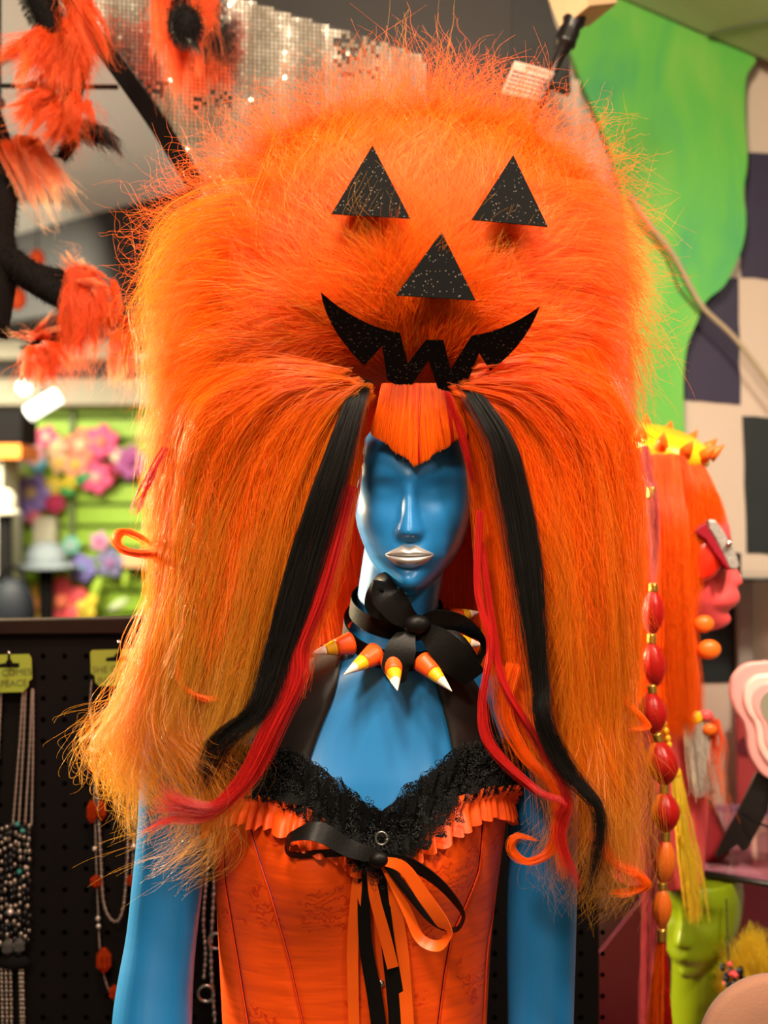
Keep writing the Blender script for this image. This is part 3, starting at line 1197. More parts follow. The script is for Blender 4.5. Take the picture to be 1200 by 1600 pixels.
# side hair
LG = [
    [(558, 612, 1.425), (525, 700, 1.425), (490, 800, 1.43), (462, 900, 1.435), (432, 1000, 1.44), (405, 1090, 1.435), (372, 1160, 1.42)],
    [(500, 598, 1.405), (440, 680, 1.415), (410, 800, 1.43), (390, 900, 1.435), (365, 1000, 1.435), (350, 1090, 1.43), (330, 1175, 1.42)],
    [(430, 570, 1.41), (360, 660, 1.425), (322, 780, 1.44), (305, 900, 1.445), (290, 1000, 1.445), (275, 1080, 1.44), (245, 1145, 1.43)],
    [(350, 530, 1.45), (285, 620, 1.46), (272, 740, 1.47), (274, 880, 1.475), (276, 1000, 1.475), (270, 1080, 1.47), (240, 1140, 1.46)],
]
RG_ = [
    [(732, 612, 1.425), (775, 690, 1.425), (808, 800, 1.43), (832, 900, 1.44), (846, 1000, 1.445), (852, 1090, 1.45), (880, 1190, 1.45)],
    [(790, 598, 1.405), (850, 680, 1.415), (875, 800, 1.43), (888, 900, 1.44), (902, 1000, 1.445), (912, 1100, 1.45), (930, 1210, 1.45)],
    [(850, 575, 1.41), (908, 660, 1.425), (930, 780, 1.44), (938, 900, 1.45), (944, 1000, 1.455), (950, 1110, 1.46), (945, 1240, 1.46)],
    [(920, 540, 1.45), (960, 640, 1.465), (975, 760, 1.475), (978, 880, 1.48), (980, 1000, 1.485), (975, 1120, 1.49), (965, 1290, 1.49)],
]
FL = [
    [(560, 608, 1.415), (530, 690, 1.42), (492, 800, 1.43), (463, 900, 1.435), (434, 1000, 1.44), (408, 1090, 1.435), (372, 1160, 1.42)],
    [(550, 606, 1.41), (478, 640, 1.41), (428, 730, 1.42), (402, 850, 1.43), (380, 970, 1.435), (358, 1080, 1.43), (335, 1170, 1.42)],
    [(540, 600, 1.41), (440, 612, 1.405), (360, 680, 1.415), (325, 790, 1.435), (306, 910, 1.44), (288, 1030, 1.44), (262, 1130, 1.43)],
    [(530, 592, 1.41), (410, 575, 1.41), (318, 620, 1.425), (284, 730, 1.45), (280, 860, 1.465), (280, 990, 1.465), (258, 1120, 1.455)],
]
FR = [
    [(730, 608, 1.415), (770, 690, 1.42), (806, 800, 1.43), (831, 900, 1.44), (846, 1000, 1.445), (854, 1090, 1.45), (880, 1190, 1.45)],
    [(738, 606, 1.41), (810, 640, 1.41), (858, 730, 1.42), (880, 850, 1.43), (897, 970, 1.44), (910, 1080, 1.445), (928, 1200, 1.45)],
    [(746, 600, 1.41), (840, 612, 1.405), (910, 680, 1.415), (932, 790, 1.435), (940, 910, 1.445), (946, 1030, 1.455), (946, 1220, 1.46)],
    [(754, 592, 1.41), (865, 575, 1.41), (940, 625, 1.43), (962, 730, 1.455), (968, 860, 1.475), (970, 990, 1.48), (962, 1260, 1.485)],
]
for GG, F2, mm, sd_ in ((LG, FL, M_BACKLITHAIR, 21), (RG_, FR, M_SIDEHAIR, 25)):
    hair('side_hair', flow(F2, 8000, K=24, clumps=150, croot=.011, ctip=.016, sroot=.0022, stip=.0030, wave=.012, freq=1.3, curl=.0018, cfreq=4, lmin=.55, lmax=1.03, smooth_s=.022, dscale=.8, seed=sd_), 0.00019, M_BACKLITHAIR if sd_ == 21 else M_SIDEHAIR, wig)
    hair('teased_hair', flow(F2[1:], 5500, K=12, clumps=380, croot=.011, ctip=.018, sroot=.0045, stip=.0028, wave=.010, freq=.9, curl=.001, lmin=.10, lmax=.30, t0=(0.0, .62), smooth_s=.012, dscale=1.0, seed=sd_ + 2), 0.00018, M_ORHAIR, wig)
    hair('side_hair', flow(GG, 4500, K=22, clumps=110, croot=.006, ctip=.016, sroot=.003, stip=.0035, wave=.010, curl=.002, lmin=.5, lmax=1.03, smooth_s=.03, seed=sd_ + 1), 0.00018, mm, wig)
# deeper layer of darker orange on both sides of the face
inL = [[(566, 625, 1.44), (552, 720, 1.455), (535, 820, 1.465), (510, 900, 1.46), (480, 980, 1.455), (455, 1060, 1.45)], [(540, 640, 1.45), (505, 740, 1.47), (470, 850, 1.48), (445, 950, 1.47), (420, 1040, 1.46), (395, 1120, 1.45)]]
inR = [[(722, 625, 1.44), (742, 720, 1.455), (756, 820, 1.468), (765, 900, 1.475), (785, 1000, 1.48), (800, 1080, 1.48), (830, 1160, 1.47)], [(745, 640, 1.45), (785, 740, 1.47), (806, 850, 1.48), (822, 950, 1.48), (838, 1050, 1.48), (850, 1130, 1.47), (880, 1220, 1.46)]]
hair('inner_hair', flow(inL, 3500, K=18, clumps=60, wave=.005, seed=31), 0.00020, M_ORHAIR, wig)
hair('inner_hair', flow(inR, 3500, K=18, clumps=60, wave=.005, seed=32), 0.00020, M_ORHAIR, wig)
bk = [[(480, 620, 1.625), (500, 800, 1.62), (515, 950, 1.615), (530, 1085, 1.61)], [(620, 620, 1.63), (640, 800, 1.625), (650, 950, 1.62), (660, 1085, 1.615)], [(800, 620, 1.625), (790, 800, 1.62), (785, 950, 1.615), (780, 1085, 1.61)]]
hair('back_hair', flow(bk, 3000, K=10, clumps=120, wave=.004, lmin=.9, lmax=1.0, seed=33), 0.00025, M_ORHAIR, wig)
# frizzy ends
frL = [
    [(330, 900, 1.45), (300, 1030, 1.44), (320, 1140, 1.425), (380, 1200, 1.41), (330, 1290, 1.40), (290, 1330, 1.40)],
    [(300, 900, 1.46), (260, 1030, 1.45), (240, 1130, 1.44), (290, 1230, 1.43), (340, 1310, 1.42), (280, 1370, 1.42)],
    [(270, 860, 1.47), (250, 980, 1.47), (215, 1090, 1.46), (170, 1150, 1.46), (190, 1200, 1.46), (240, 1190, 1.46)],
    [(262, 820, 1.48), (248, 950, 1.48), (232, 1080, 1.48), (225, 1170, 1.47), (215, 1250, 1.47), (225, 1300, 1.47)],
]
hair('frizz', flow(frL, 1800, K=30, clumps=90, ctip=.022, stip=.010, wave=.016, freq=1.6, curl=.004, cfreq=3, lmin=.55, lmax=1.1, seed=41), 0.00015, M_BACKLITHAIR, wig)
frR = [
    [(860, 1050, 1.45), (890, 1160, 1.44), (905, 1260, 1.43), (890, 1330, 1.43), (860, 1380, 1.43)],
    [(900, 1050, 1.46), (930, 1180, 1.45), (950, 1290, 1.45), (960, 1370, 1.45), (930, 1420, 1.45)],
    [(950, 1000, 1.48), (970, 1120, 1.47), (990, 1220, 1.47), (980, 1320, 1.47), (990, 1400, 1.47)],
    [(820, 1080, 1.46), (840, 1180, 1.45), (870, 1280, 1.44), (850, 1340, 1.44), (880, 1400, 1.44)],
]
hair('frizz', flow(frR, 2000, K=30, clumps=80, ctip=.018, stip=.008, wave=.013, freq=1.5, curl=.003, cfreq=3, lmin=.5, lmax=1.1, seed=42), 0.00015, M_BACKLITHAIR, wig)
# outer glinting strands on the lit left side
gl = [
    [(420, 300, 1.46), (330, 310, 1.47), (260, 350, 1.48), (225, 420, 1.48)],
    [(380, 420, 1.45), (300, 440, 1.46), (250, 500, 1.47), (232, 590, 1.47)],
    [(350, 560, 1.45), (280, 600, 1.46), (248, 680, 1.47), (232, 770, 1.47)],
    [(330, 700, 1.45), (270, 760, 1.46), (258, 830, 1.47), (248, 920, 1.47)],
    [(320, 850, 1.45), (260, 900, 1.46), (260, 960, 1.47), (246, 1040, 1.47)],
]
hair('outer_strands', flow(gl, 2600, K=16, clumps=170, croot=.012, ctip=.009, sroot=.004, stip=.004, wave=.006, lmin=.6, lmax=1.1, seed=43), 0.00017, M_BACKLITHAIR, wig)
gr = [
    [(820, 300, 1.45), (900, 290, 1.46), (960, 310, 1.47), (1000, 350, 1.47)],
    [(840, 420, 1.44), (920, 420, 1.45), (975, 440, 1.46), (1005, 480, 1.46)],
    [(850, 540, 1.44), (920, 560, 1.45), (970, 610, 1.46), (990, 690, 1.46)],
    [(870, 700, 1.45), (930, 740, 1.46), (970, 810, 1.47), (985, 900, 1.47)],
    [(880, 860, 1.45), (940, 900, 1.46), (975, 980, 1.47), (985, 1080, 1.47)],
]
hair('outer_strands', flow(gr, 2600, K=16, clumps=150, croot=.012, ctip=.011, sroot=.004, stip=.004, wave=.006, lmin=.6, lmax=1.1, seed=44), 0.00017, M_ORHAIR, wig)


# bangs with a blunt V edge
def bangs():
    rg = np.random.default_rng(50)
    N = 3200
    K = 12
    s = rg.uniform(0, 1, N)
    xt = 598 + s * 112 + rg.normal(0, 1.5, N)
    xb = 578 + s * 150
    yb = np.interp(xb, [575, 582, 650, 727, 732], [668, 679, 729, 680, 668]) + rg.normal(0, 1.2, N) - np.abs(rg.normal(0, 3.0, N))
    yt = 604 + rg.uniform(-6, 8, N)
    t = np.linspace(0, 1, K)
    fr = np.clip((yb - yt), 5, None)
    P = np.zeros((N, K, 3))
    lay = rg.uniform(0, 0.006, N)
    for k, tk in enumerate(t):
        x = xt + (xb - xt) * tk + 3 * np.sin(3 * tk + s * 30) * tk
        y = yt + fr * tk
        d = 1.418 - 0.006 * math.sin(PI * tk * 0.9) + lay + 0.016 * ((x - 650) / 78) ** 2
        P[:, k] = Wn(np.stack([x, y, d], -1))
    return P, s


P, s = bangs()
red = (np.mod(s * 9.3 + 0.25 * np.sin(s * 40), 1) < 0.10) & (s > 0.45)
hair('bangs', P[~red], 0.00028, M_ORHAIR, wig, 'straight orange bangs cut to a point')
hair('red_bangs', P[red], 0.00028, M_REDHAIR, wig, 'thin red streaks in the bangs')

# black, red and curled locks
bL = [[(578, 596, 1.425), (568, 624, 1.395), (546, 720, 1.383), (508, 850, 1.388), (484, 930, 1.388), (458, 1010, 1.388), (424, 1105, 1.383), (366, 1158, 1.378), (330, 1225, 1.395)],
      [(560, 596, 1.425), (540, 632, 1.395), (492, 760, 1.383), (455, 870, 1.386), (430, 960, 1.386), (406, 1050, 1.383), (386, 1110, 1.378), (326, 1160, 1.395), (312, 1215, 1.39)]]
hair('black_strand', flow(bL, 640, K=30, clumps=150, croot=.0014, ctip=.0034, sroot=.0010, stip=.0018, wave=.002, curl=.0004, lmin=.82, lmax=1.04, smooth_s=.012, seed=61), 0.00020, M_BLACKHAIR, wig, 'long black strand')
bR = [[(714, 592, 1.425), (728, 616, 1.395), (764, 690, 1.383), (785, 800, 1.388), (801, 900, 1.388), (820, 1000, 1.388), (834, 1080, 1.388), (840, 1140, 1.383), (880, 1215, 1.378), (928, 1265, 1.378), (930, 1330, 1.378), (915, 1395, 1.378)],
      [(728, 586, 1.425), (748, 612, 1.395), (802, 690, 1.383), (828, 780, 1.386), (846, 880, 1.386), (849, 960, 1.386), (853, 1060, 1.386), (858, 1125, 1.378), (900, 1205, 1.398), (940, 1262, 1.395), (938, 1330, 1.395), (922, 1395, 1.395)]]
hair('black_strand', flow(bR, 560, K=36, clumps=140, croot=.0014, ctip=.0030, sroot=.0010, stip=.0018, wave=.002, curl=.0004, lmin=.72, lmax=1.02, smooth_s=.012, seed=62), 0.00020, M_BLACKHAIR, wig, 'long black strand')
reds = [
    ([[(545, 760, 1.43), (520, 860, 1.42), (497, 940, 1.415), (470, 1010, 1.41), (466, 1060, 1.405), (430, 1130, 1.40), (385, 1215, 1.395), (335, 1258, 1.39), (280, 1250, 1.39), (250, 1228, 1.39)],
      [(530, 780, 1.43), (500, 880, 1.42), (470, 960, 1.415), (440, 1030, 1.41), (430, 1090, 1.405), (405, 1160, 1.40), (372, 1230, 1.395), (325, 1278, 1.39), (270, 1282, 1.39), (228, 1310, 1.39)]], 620, .0030),
    ([[(748, 800, 1.44), (744, 920, 1.43), (764, 1010, 1.42), (752, 1100, 1.415), (762, 1165, 1.41), (830, 1232, 1.405), (876, 1252, 1.40), (868, 1272, 1.40)]], 170, .0016),
    ([[(752, 850, 1.44), (770, 980, 1.43), (788, 1070, 1.42), (842, 1160, 1.415), (882, 1240, 1.41), (874, 1310, 1.405), (905, 1385, 1.40)]], 170, .0016),
    ([[(258, 700, 1.455), (240, 730, 1.45), (222, 770, 1.45), (206, 805, 1.45)]], 90, .0012),
    ([[(700, 614, 1.412), (716, 660, 1.42), (734, 720, 1.43), (742, 760, 1.44)]], 80, .0012),
]
for k, (g, n, sp) in enumerate(reds):
    g = [[(x, y, d - .018) for x, y, d in gg_] for gg_ in g]
    hair('red_strand', flow(g, n, K=32, clumps=max(4, n // 40), croot=sp * .9, ctip=sp * 1.6, sroot=sp * .7, stip=sp * 1.2, wave=.003, curl=.0004, lmin=.8, lmax=1.02, seed=70 + k), 0.00019, M_REDHAIR, wig, 'loose red strand')
curls = [
    [(262, 862, 1.455), (232, 866, 1.45), (198, 862, 1.45), (182, 848, 1.45), (192, 830, 1.45), (215, 838, 1.45), (232, 850, 1.455)],
    [(320, 960, 1.44), (292, 1010, 1.43), (278, 1045, 1.425), (288, 1075, 1.42), (322, 1092, 1.42), (345, 1090, 1.42)],
    [(868, 1220, 1.43), (872, 1280, 1.42), (858, 1330, 1.415), (824, 1346, 1.41), (800, 1328, 1.41), (806, 1306, 1.41), (836, 1312, 1.41)],
    [(925, 1300, 1.44), (960, 1345, 1.43), (1000, 1368, 1.425), (1010, 1384, 1.425), (985, 1394, 1.43), (955, 1396, 1.43)],
    [(935, 1040, 1.46), (968, 1090, 1.455), (1000, 1120, 1.45), (1008, 1138, 1.45), (985, 1140, 1.45)],
    [(800, 1040, 1.44), (788, 1110, 1.43), (820, 1180, 1.425), (866, 1230, 1.42), (872, 1300, 1.415), (880, 1370, 1.41)],
]
for k, g in enumerate(curls):
    hair('curl', flow([g], 150, K=34, clumps=10, croot=.0034, ctip=.0014, sroot=.002, stip=.0016, wave=.003, curl=.0003, lmin=.85, lmax=1.02, seed=90 + k), 0.00019, M_ORHAIR, wig, 'curled orange lock')


# pumpkin face pieces of glitter foam
def patch(name, poly, label, off):
    cx = sum(p[0] for p in poly) / len(poly)
    cy = sum(p[1] for p in poly) / len(poly)
    d0 = float(dome_pt(np.array(cx), np.array(cy))) - off
    e = 40
    gx = (float(dome_pt(np.array(cx + e), np.array(cy))) - float(dome_pt(np.array(cx - e), np.array(cy)))) / (2 * e)
    gy = (float(dome_pt(np.array(cx), np.array(cy + e))) - float(dome_pt(np.array(cx), np.array(cy - e)))) / (2 * e)
    pts = [W(x, y, d0 + (gx * (x - cx) + gy * (y - cy)) * 1.05) for x, y in poly]
    mb = MB().prism(pts, (0, 0.003, 0))
    return mb.build(name, M_FELT, wig, label, smooth=False)


patch('eye_patch', [(582, 227), (641, 341), (518, 334)], 'black glitter foam triangle eye', 0.032)
patch('eye_patch', [(802, 242), (856, 354), (737, 343)], 'black glitter foam triangle eye', 0.032)
patch('nose_patch', [(690, 362), (743, 469), (619, 461)], 'black glitter foam triangle nose', 0.021)


def bez(a, c, b, n=8):
    return [((1 - t) ** 2 * a[0] + 2 * t * (1 - t) * c[0] + t * t * b[0], (1 - t) ** 2 * a[1] + 2 * t * (1 - t) * c[1] + t * t * b[1]) for t in np.linspace(0, 1, n)[:-1]]


mouth = bez((501, 456), (560, 510), (625, 520)) + [(625, 520), (637, 568), (665, 531), (693, 531), (704, 577), (737, 524)] + bez((737, 524), (790, 518), (844, 478)) \
    + bez((844, 478), (822, 540), (766, 579)) + [(766, 579), (749, 551), (729, 600), (712, 608), (686, 612), (670, 563), (640, 607), (622, 603), (605, 593), (597, 540)] + [(569, 571)] + bez((569, 571), (510, 515), (501, 456))[1:]
patch('mouth_patch', mouth, 'black glitter foam jagged grin', 0.026)

# ================================================================== surroundings
M_FLOOR = mat('dark_floor', (0.06, 0.05, 0.045), 0.5, var=0.3, vscale=6)
MB().box((-4, -2, -0.05), (4, 7, 0.0)).build('floor', M_FLOOR, smooth=False)['kind'] = 'structure'


structure(MB().box((-3, -2.1, 0), (3, -2.0, 2.9)).build('wall_front', mat('beige_rear_wall', (0.78, 0.68, 0.55), 0.85, var=.2, vscale=1.5), smooth=False), 'beige shop wall opposite the display')


def board(name, poly, d, th, m, parent=None, label=None, kind=None, dx=0.0, bevel=0.0):
    """upright board: outline traced at depth d (m); dx = change of depth per pixel across"""
    x0 = poly[0][0]
    pts = [W(x, y, d + dx * (x - x0)) for x, y in poly]
    return MB().prism(pts, (0, th, 0)).build(name, m, parent, label, False, kind, bevel)


# ---- right: painted wall of dark and cream checks
DW = 2.62
M_CREAM = mat('cream_wall_paint', (0.60, 0.50, 0.41), 0.75, var=0.06, vscale=5, bump=0.1, bscale=120)
M_NAVY = mat('navy_wall_paint', (0.022, 0.016, 0.050), 0.6, var=0.25, vscale=9, bump=0.15, bscale=90)
M_TEAL = mat('dark_teal_wall_paint', (0.006, 0.012, 0.014), 0.6, var=0.3, vscale=9)
wall = MB()
wall.box((0.20, DW, 0.0), (2.2, DW + 0.08, 2.62))
wall = wall.build('wall_back', M_CREAM, smooth=False)
structure(wall, 'cream wall painted with wobbly dark checks')


def wob(poly, amp, seed, n=6):
    r = random.Random(seed)
    out = []
    for i in range(len(poly)):
        a, b = poly[i], poly[(i + 1) % len(poly)]
        for k in range(n):
            t = k / n
            j = amp if 0 < k else 0
            out.append((a[0] + (b[0] - a[0]) * t + r.uniform(-j, j), a[1] + (b[1] - a[1]) * t + r.uniform(-j, j)))
    return out


checks = [
    ([(1163, 238), (1290, 244), (1290, 442), (1158, 433), (1157, 380), (1166, 350)], M_NAVY),
    ([(1040, 432), (1154, 434), (1157, 632), (1040, 622)], M_NAVY),
    ([(1160, 650), (1290, 658), (1290, 868), (1167, 864)], M_TEAL),
    ([(1040, 905), (1163, 907), (1165, 1066), (1040, 1066)], M_TEAL),
    ([(1165, 30), (1290, 34), (1290, 60), (1165, 56)], M_NAVY),
    ([(868, 178), (905, 182), (905, 215), (868, 210)], M_NAVY),
]
for k, (pl, m_) in enumerate(checks):
    board('painted_check', wob(pl, 1.2, k), DW - 0.004, 0.003, m_, wall, 'dark painted check')

# ---- green slime cut-out on the wall
def slime_mat():
    m = mat('slime_green_paint', (0.12, 0.55, 0.09), 0.55)
    nt = m.node_tree
    b = nt.nodes['Principled BSDF']
    tc = nt.nodes.new('ShaderNodeTexCoord')
    mp = nt.nodes.new('ShaderNodeMapping')
    mp.inputs['Scale'].default_value = (9, 9, 3.2)
    nt.links.new(tc.outputs['Object'], mp.inputs['Vector'])
    n = nt.nodes.new('ShaderNodeTexNoise')
    n.inputs['Scale'].default_value = 1.0
    n.inputs['Detail'].default_value = 3
    n.inputs['Distortion'].default_value = 0.6
    nt.links.new(mp.outputs[0], n.inputs['Vector'])
    cr = nt.nodes.new('ShaderNodeValToRGB')
    e = cr.color_ramp.elements
    e[0].position, e[0].color = 0.28, (0.045, 0.36, 0.11, 1)
    e[1].position, e[1].color = 0.72, (0.20, 0.52, 0.07, 1)
    c = e.new(0.48)
    c.color = (0.10, 0.47, 0.055, 1)
    nt.links.new(n.outputs['Fac'], cr.inputs[0])
    nt.links.new(cr.outputs[0], b.inputs['Base Color'])
    return m


slime_poly = [(868, -20), (886, 60), (905, 118), (936, 190), (958, 250), (974, 330), (981, 420), (983, 520), (988, 600), (1000, 690), (1008, 720), (1066, 715), (1068, 640), (1068, 590), (1074, 540), (1088, 505), (1104, 470), (1130, 448), (1146, 420), (1160, 385), (1166, 345), (1162, 300), (1168, 250), (1164, 180), (1166, 120), (1178, 88), (1100, 55), (1040, 28), (976, -2), (960, -20)]
sp = cat_rom(np.array(slime_poly + [slime_poly[0]], float), 130)[:-1]
o = board('slime_cutout', [tuple(p) for p in sp], DW - 0.05, 0.02, slime_mat())
tag(o, 'bright green painted slime drip board mounted on the checked wall', 'wall decoration')

# ---- sloping soffit over the wall
M_SOFFIT = mat('pale_green_soffit', (0.34, 0.44, 0.20), 0.8, var=0.1, vscale=3)
a, b = W(940, -18, DW - 0.06), W(1300, 138, DW - 0.06)
cdir = Vector((0.05, -1.0, 0.16))
mb = MB().prism([a, b, b + cdir, a + cdir], (0, 0, 0.03))
so_ = mb.build('ceiling_soffit', M_SOFFIT, smooth=False)
structure(so_, 'pale green sloping ceiling board')
q0, q1 = W(1106, 54, DW - 0.065), W(1106, 54, DW - 0.065) + (b - a).normalized() * 0.25 + cdir * 0.34
MB().tube([q0 + Vector((0, 0, -.001)), q1 + Vector((0, 0, -.002))], 0.003, 6).build('soffit_joint', mat('soffit_joint_grey', (0.2, 0.25, 0.14), 0.8), so_)

# ---- black painted board hanging over the wig
M_VAL = mat('black_board_paint', (0.016, 0.012, 0.011), 0.6, var=0.25, vscale=8, bump=0.1, bscale=40)
M_VAL2 = mat('deep_black_paint', (0.006, 0.0055, 0.005), 0.6, var=0.3, vscale=10)
t1 = board('trim_1', [(365, -40), (368, -2), (450, 20), (660, 86), (664, 180), (800, 180), (800, -40)], 2.24, 0.03, M_VAL)
structure(t1, 'black overhead board')
board('board_end', [(800, -40), (800, 124), (860, 130), (892, 143), (890, 84), (868, 40), (846, -40)], 2.235, 0.03, M_VAL2, t1)
board('cream_check', [(640, 182), (660, 90), (905, 125), (908, 240), (640, 240)], 2.45, 0.02, M_CREAM, t1, 'cream painted strip')

# ---- mirror mosaic panel
def mosaic():
    d = 1.96
    M_T = mat('mirror_tile_glass', (0.92, 0.85, 0.75), 0.16, metal=1.0, var=0.08, vscale=14)
    M_G = mat('mosaic_grout', (0.05, 0.045, 0.04), 0.8)
    panel_ = thing('mirror_mosaic_panel', 'hanging sheet of tiny square mirror tiles beneath the black overhead board', 'mosaic panel', tuple(W(420, 150, d)))
    poly = [(118, -30), (130, 30), (200, 118), (310, 290), (330, 330), (690, 330), (664, 86), (450, 19), (370, -6), (360, -30)]
    board('backing', poly, d + 0.004, 0.012, M_G, panel_)
    r = random.Random(3)
    rgm = np.random.default_rng(11)
    P = 6.6
    mb, mbd = MB(), MB()

    def inside(x, y):
        c = False
        for i in range(len(poly)):
            x1, y1 = poly[i]
            x2, y2 = poly[(i + 1) % len(poly)]
            if (y1 > y) != (y2 > y) and x < (x2 - x1) * (y - y1) / (y2 - y1) + x1:
                c = not c
        return c
    colt = {}
    for i in range(0, 90):
        x = 118 + i * P
        band = 0.10 * math.sin(i * 0.55) + r.uniform(-0.05, 0.05)
        for j in range(0, 56):
            y = -30 + j * P + 0.09 * (x - 118)
            if not (inside(x + .5, y + .5) and inside(x + P, y + P)):
                continue
            blk = 0.06 * math.sin(j * 0.21 + (i // 7) * 1.7) + band
            gone = 0.0
            for (gx0, gy0, gx1, gy1) in ((190, 75, 215, 90), (215, 120, 260, 150), (300, 140, 370, 165), (515, 48, 590, 120), (340, 150, 360, 160)):
                if gx0 < x < gx1 and gy0 < y < gy1:
                    gone = 0.38
            if r.random() < gone:
                continue
            s = 0.42 * P
            c = W(x + P / 2, y + P / 2, d)
            k = s * d / F
            lit = math.exp(-((x - 342) / 24) ** 2 - ((y - 250) / 22) ** 2)
            tilt = -0.23 + 0.3 * blk + 0.10 * lit + r.gauss(0, 0.014) + (0.12 if r.random() < 0.004 else 0)
            yaw = 0.05 * math.sin(i * 0.3) + r.gauss(0, 0.015)
            vs = []
            for (sx, sz) in ((-1, -1), (1, -1), (1, 1), (-1, 1)):
                vs.append(c + Vector((sx * k, sx * k * yaw + sz * k * tilt, sz * k)))
            back = [v + Vector((0, 0.003, 0)) for v in vs]
            mb.add(vs + back, [(0, 1, 2, 3), (0, 4, 5, 1), (1, 5, 6, 2), (2, 6, 7, 3), (3, 7, 4, 0)])
    mb.build('mirror_tiles', M_T, panel_, 'tiny square mirror tiles', False, 'stuff', fixn=False)
    # fuzzy black edge band
    e = [(100, -20), (140, 45), (200, 128), (250, 200), (308, 292)]
    pts = [W(x, y, d - 0.008) for x, y in cat_rom(np.array(e, float), 30)]
    MB().ribbon(pts, [Vector((0.028, 0, 0.010))] * 30, 0.004).build('edge_band', M_BLACK, panel_, 'black edge band', False)


mosaic()

# ---- wooden block on a turned black spindle, with paper tag
M_WOOD = mat('pale_wood', (0.55, 0.36, 0.20), 0.55, var=0.15, vscale=30)
ax0, ax1 = W(900, 24, 2.02), W(826, 205, 2.02)
ax = (ax1 - ax0)
spn = thing('hanging_spindle', 'turned black spindle hung from a pale wooden block above the wig', 'spindle', tuple(ax0))
prof = [(0, .020), (.06, .022), (.10, .017), (.14, .020), (.2, .0195), (.22, .021), (.25, .021), (.27, .0155), (.31, .0150), (.33, .0115), (.5, .0085), (.75, .0075), (1, .007)]
MB().tube([ax0 + ax * t for t, r_ in prof], [r_ * .9 for t, r_ in prof], 20).build('turned_shaft', mat('black_lacquer', (0.008, 0.006, 0.006), 0.35), spn)
R = Matrix.Rotation(math.radians(-22), 3, 'Y') @ Matrix.Rotation(math.radians(35), 3, 'Z')
c = ax0 - ax.normalized() * 0.028
mb = MB().box((-.036, -.036, -.030), (.036, .036, .030))
mb.v = [tuple(c + R @ Vector(v)) for v in mb.v]
mb.build('wooden_block', M_WOOD, spn, 'pale wooden block', False, bevel=0.002)
M_PAPER = mat('pale_pink_paper', (0.62, 0.42, 0.34), 0.8)
M_INK = mat('brown_ink', (0.05, 0.03, 0.03), 0.8)
M_INK2 = mat('olive_ink', (0.10, 0.09, 0.03), 0.8)
ptag = thing('paper_tag', 'pale paper care tag with printed warning tied beside the black spindle', 'tag', tuple(W(824, 128, 1.97)))
TD = 1.97
cor = [W(804, 95, TD), W(868, 112, TD + .012), W(845, 158, TD + .01), W(783, 146, TD)]
rows = []
for v in np.linspace(0, 1, 6):
    rr = []
    for u in np.linspace(0, 1, 10):
        p = (cor[0] * (1 - u) + cor[1] * u) * (1 - v) + (cor[3] * (1 - u) + cor[2] * u) * v
        p = p + Vector((0, 0.006 * max(0, u - .75) * 4, 0))
        rr.append(p)
    rows.append(rr)
o = MB().grid(rows).build('paper', M_PAPER, ptag)
sm = o.modifiers.new('t', 'SOLIDIFY')
sm.thickness = 0.0006
sm.offset = 1


def text_obj(body, m, parent, origin, xdir, ydir, size, name='lettering', ext=0.0002, align='LEFT', label=None):
    cu = bpy.data.curves.new('t', 'FONT')
    cu.body = body
    cu.size = 1.0
    cu.extrude = 0.0
    cu.align_x = align
    t = bpy.data.objects.new('t', cu)
    COL.objects.link(t)
    dg = bpy.context.evaluated_depsgraph_get()
    me = bpy.data.meshes.new_from_object(t.evaluated_get(dg))
    bpy.data.objects.remove(t)
    xd, yd = Vector(xdir), Vector(ydir)
    org = ORG[parent.name]
    for v in me.vertices:
        p = Vector(origin) + xd * (v.co.x * size) + yd * (v.co.y * size)
        v.co = p - org
    me.materials.clear()
    me.materials.append(m)
    o = bpy.data.objects.new(name, me)
    return link(o, parent, label)


xd = (cor[1] - cor[0])
tw_ = xd.length
xd = xd.normalized()
yd = (cor[0] - cor[3]).normalized()
nrm = Vector((0, -0.0012, 0))
text_obj('IMPORTANT SA', M_INK2, ptag, cor[0] * .70 + cor[1] * .30 - yd * 0.0105 + nrm * 1.6 , xd * 0.62, yd, 0.0105)
mb = MB()
r = random.Random(2)
for k in range(5):
    base = cor[0] + (cor[3] - cor[0]) * (0.33 + 0.125 * k) + xd * 0.004 + nrm * 1.5
    x = 0.0
    while x < tw_ * (0.86 if k % 2 else 0.92):
        w_ = r.uniform(0.003, 0.009)
        h_ = yd * 0.0032
        p = base + xd * x
        mb.add([p, p + xd * w_, p + xd * w_ + h_, p + h_], [(0, 1, 2, 3)])
        x += w_ + 0.0013
mb.build('small_print', M_INK, ptag, 'lines of small print', False, 'stuff')

# ---- cable on the wall
M_CABLE = mat('beige_cable', (0.42, 0.34, 0.22), 0.5)
pts = [W(x, y, DW - 0.062) for x, y in cat_rom(np.array([(985, 305), (1008, 342), (1050, 395), (1080, 450), (1100, 482), (1135, 515), (1158, 540), (1200, 596), (1260, 670)], float), 50)]
tag(MB().tube(pts, 0.0055, 8).build('cable', M_CABLE), 'beige cable sagging across the green slime board', 'cable')
pts = [W(x, y, DW - 0.058) for x, y in cat_rom(np.array([(990, 340), (1030, 385), (1050, 420), (1062, 450), (1094, 490)], float), 30)]
tag(MB().tube(pts, 0.0022, 6).build('thin_wire', mat('olive_wire', (0.09, 0.13, 0.04), 0.6)), 'thin dark wire running beneath the beige cable', 'wire')

# ---- fuzzy black branches with orange fur tufts
M_FUZZ = hair_mat('black_fuzz', (0.006, 0.005, 0.005), (0.02, 0.012, 0.010), transl=0, rough=0.6, spec=0.2)


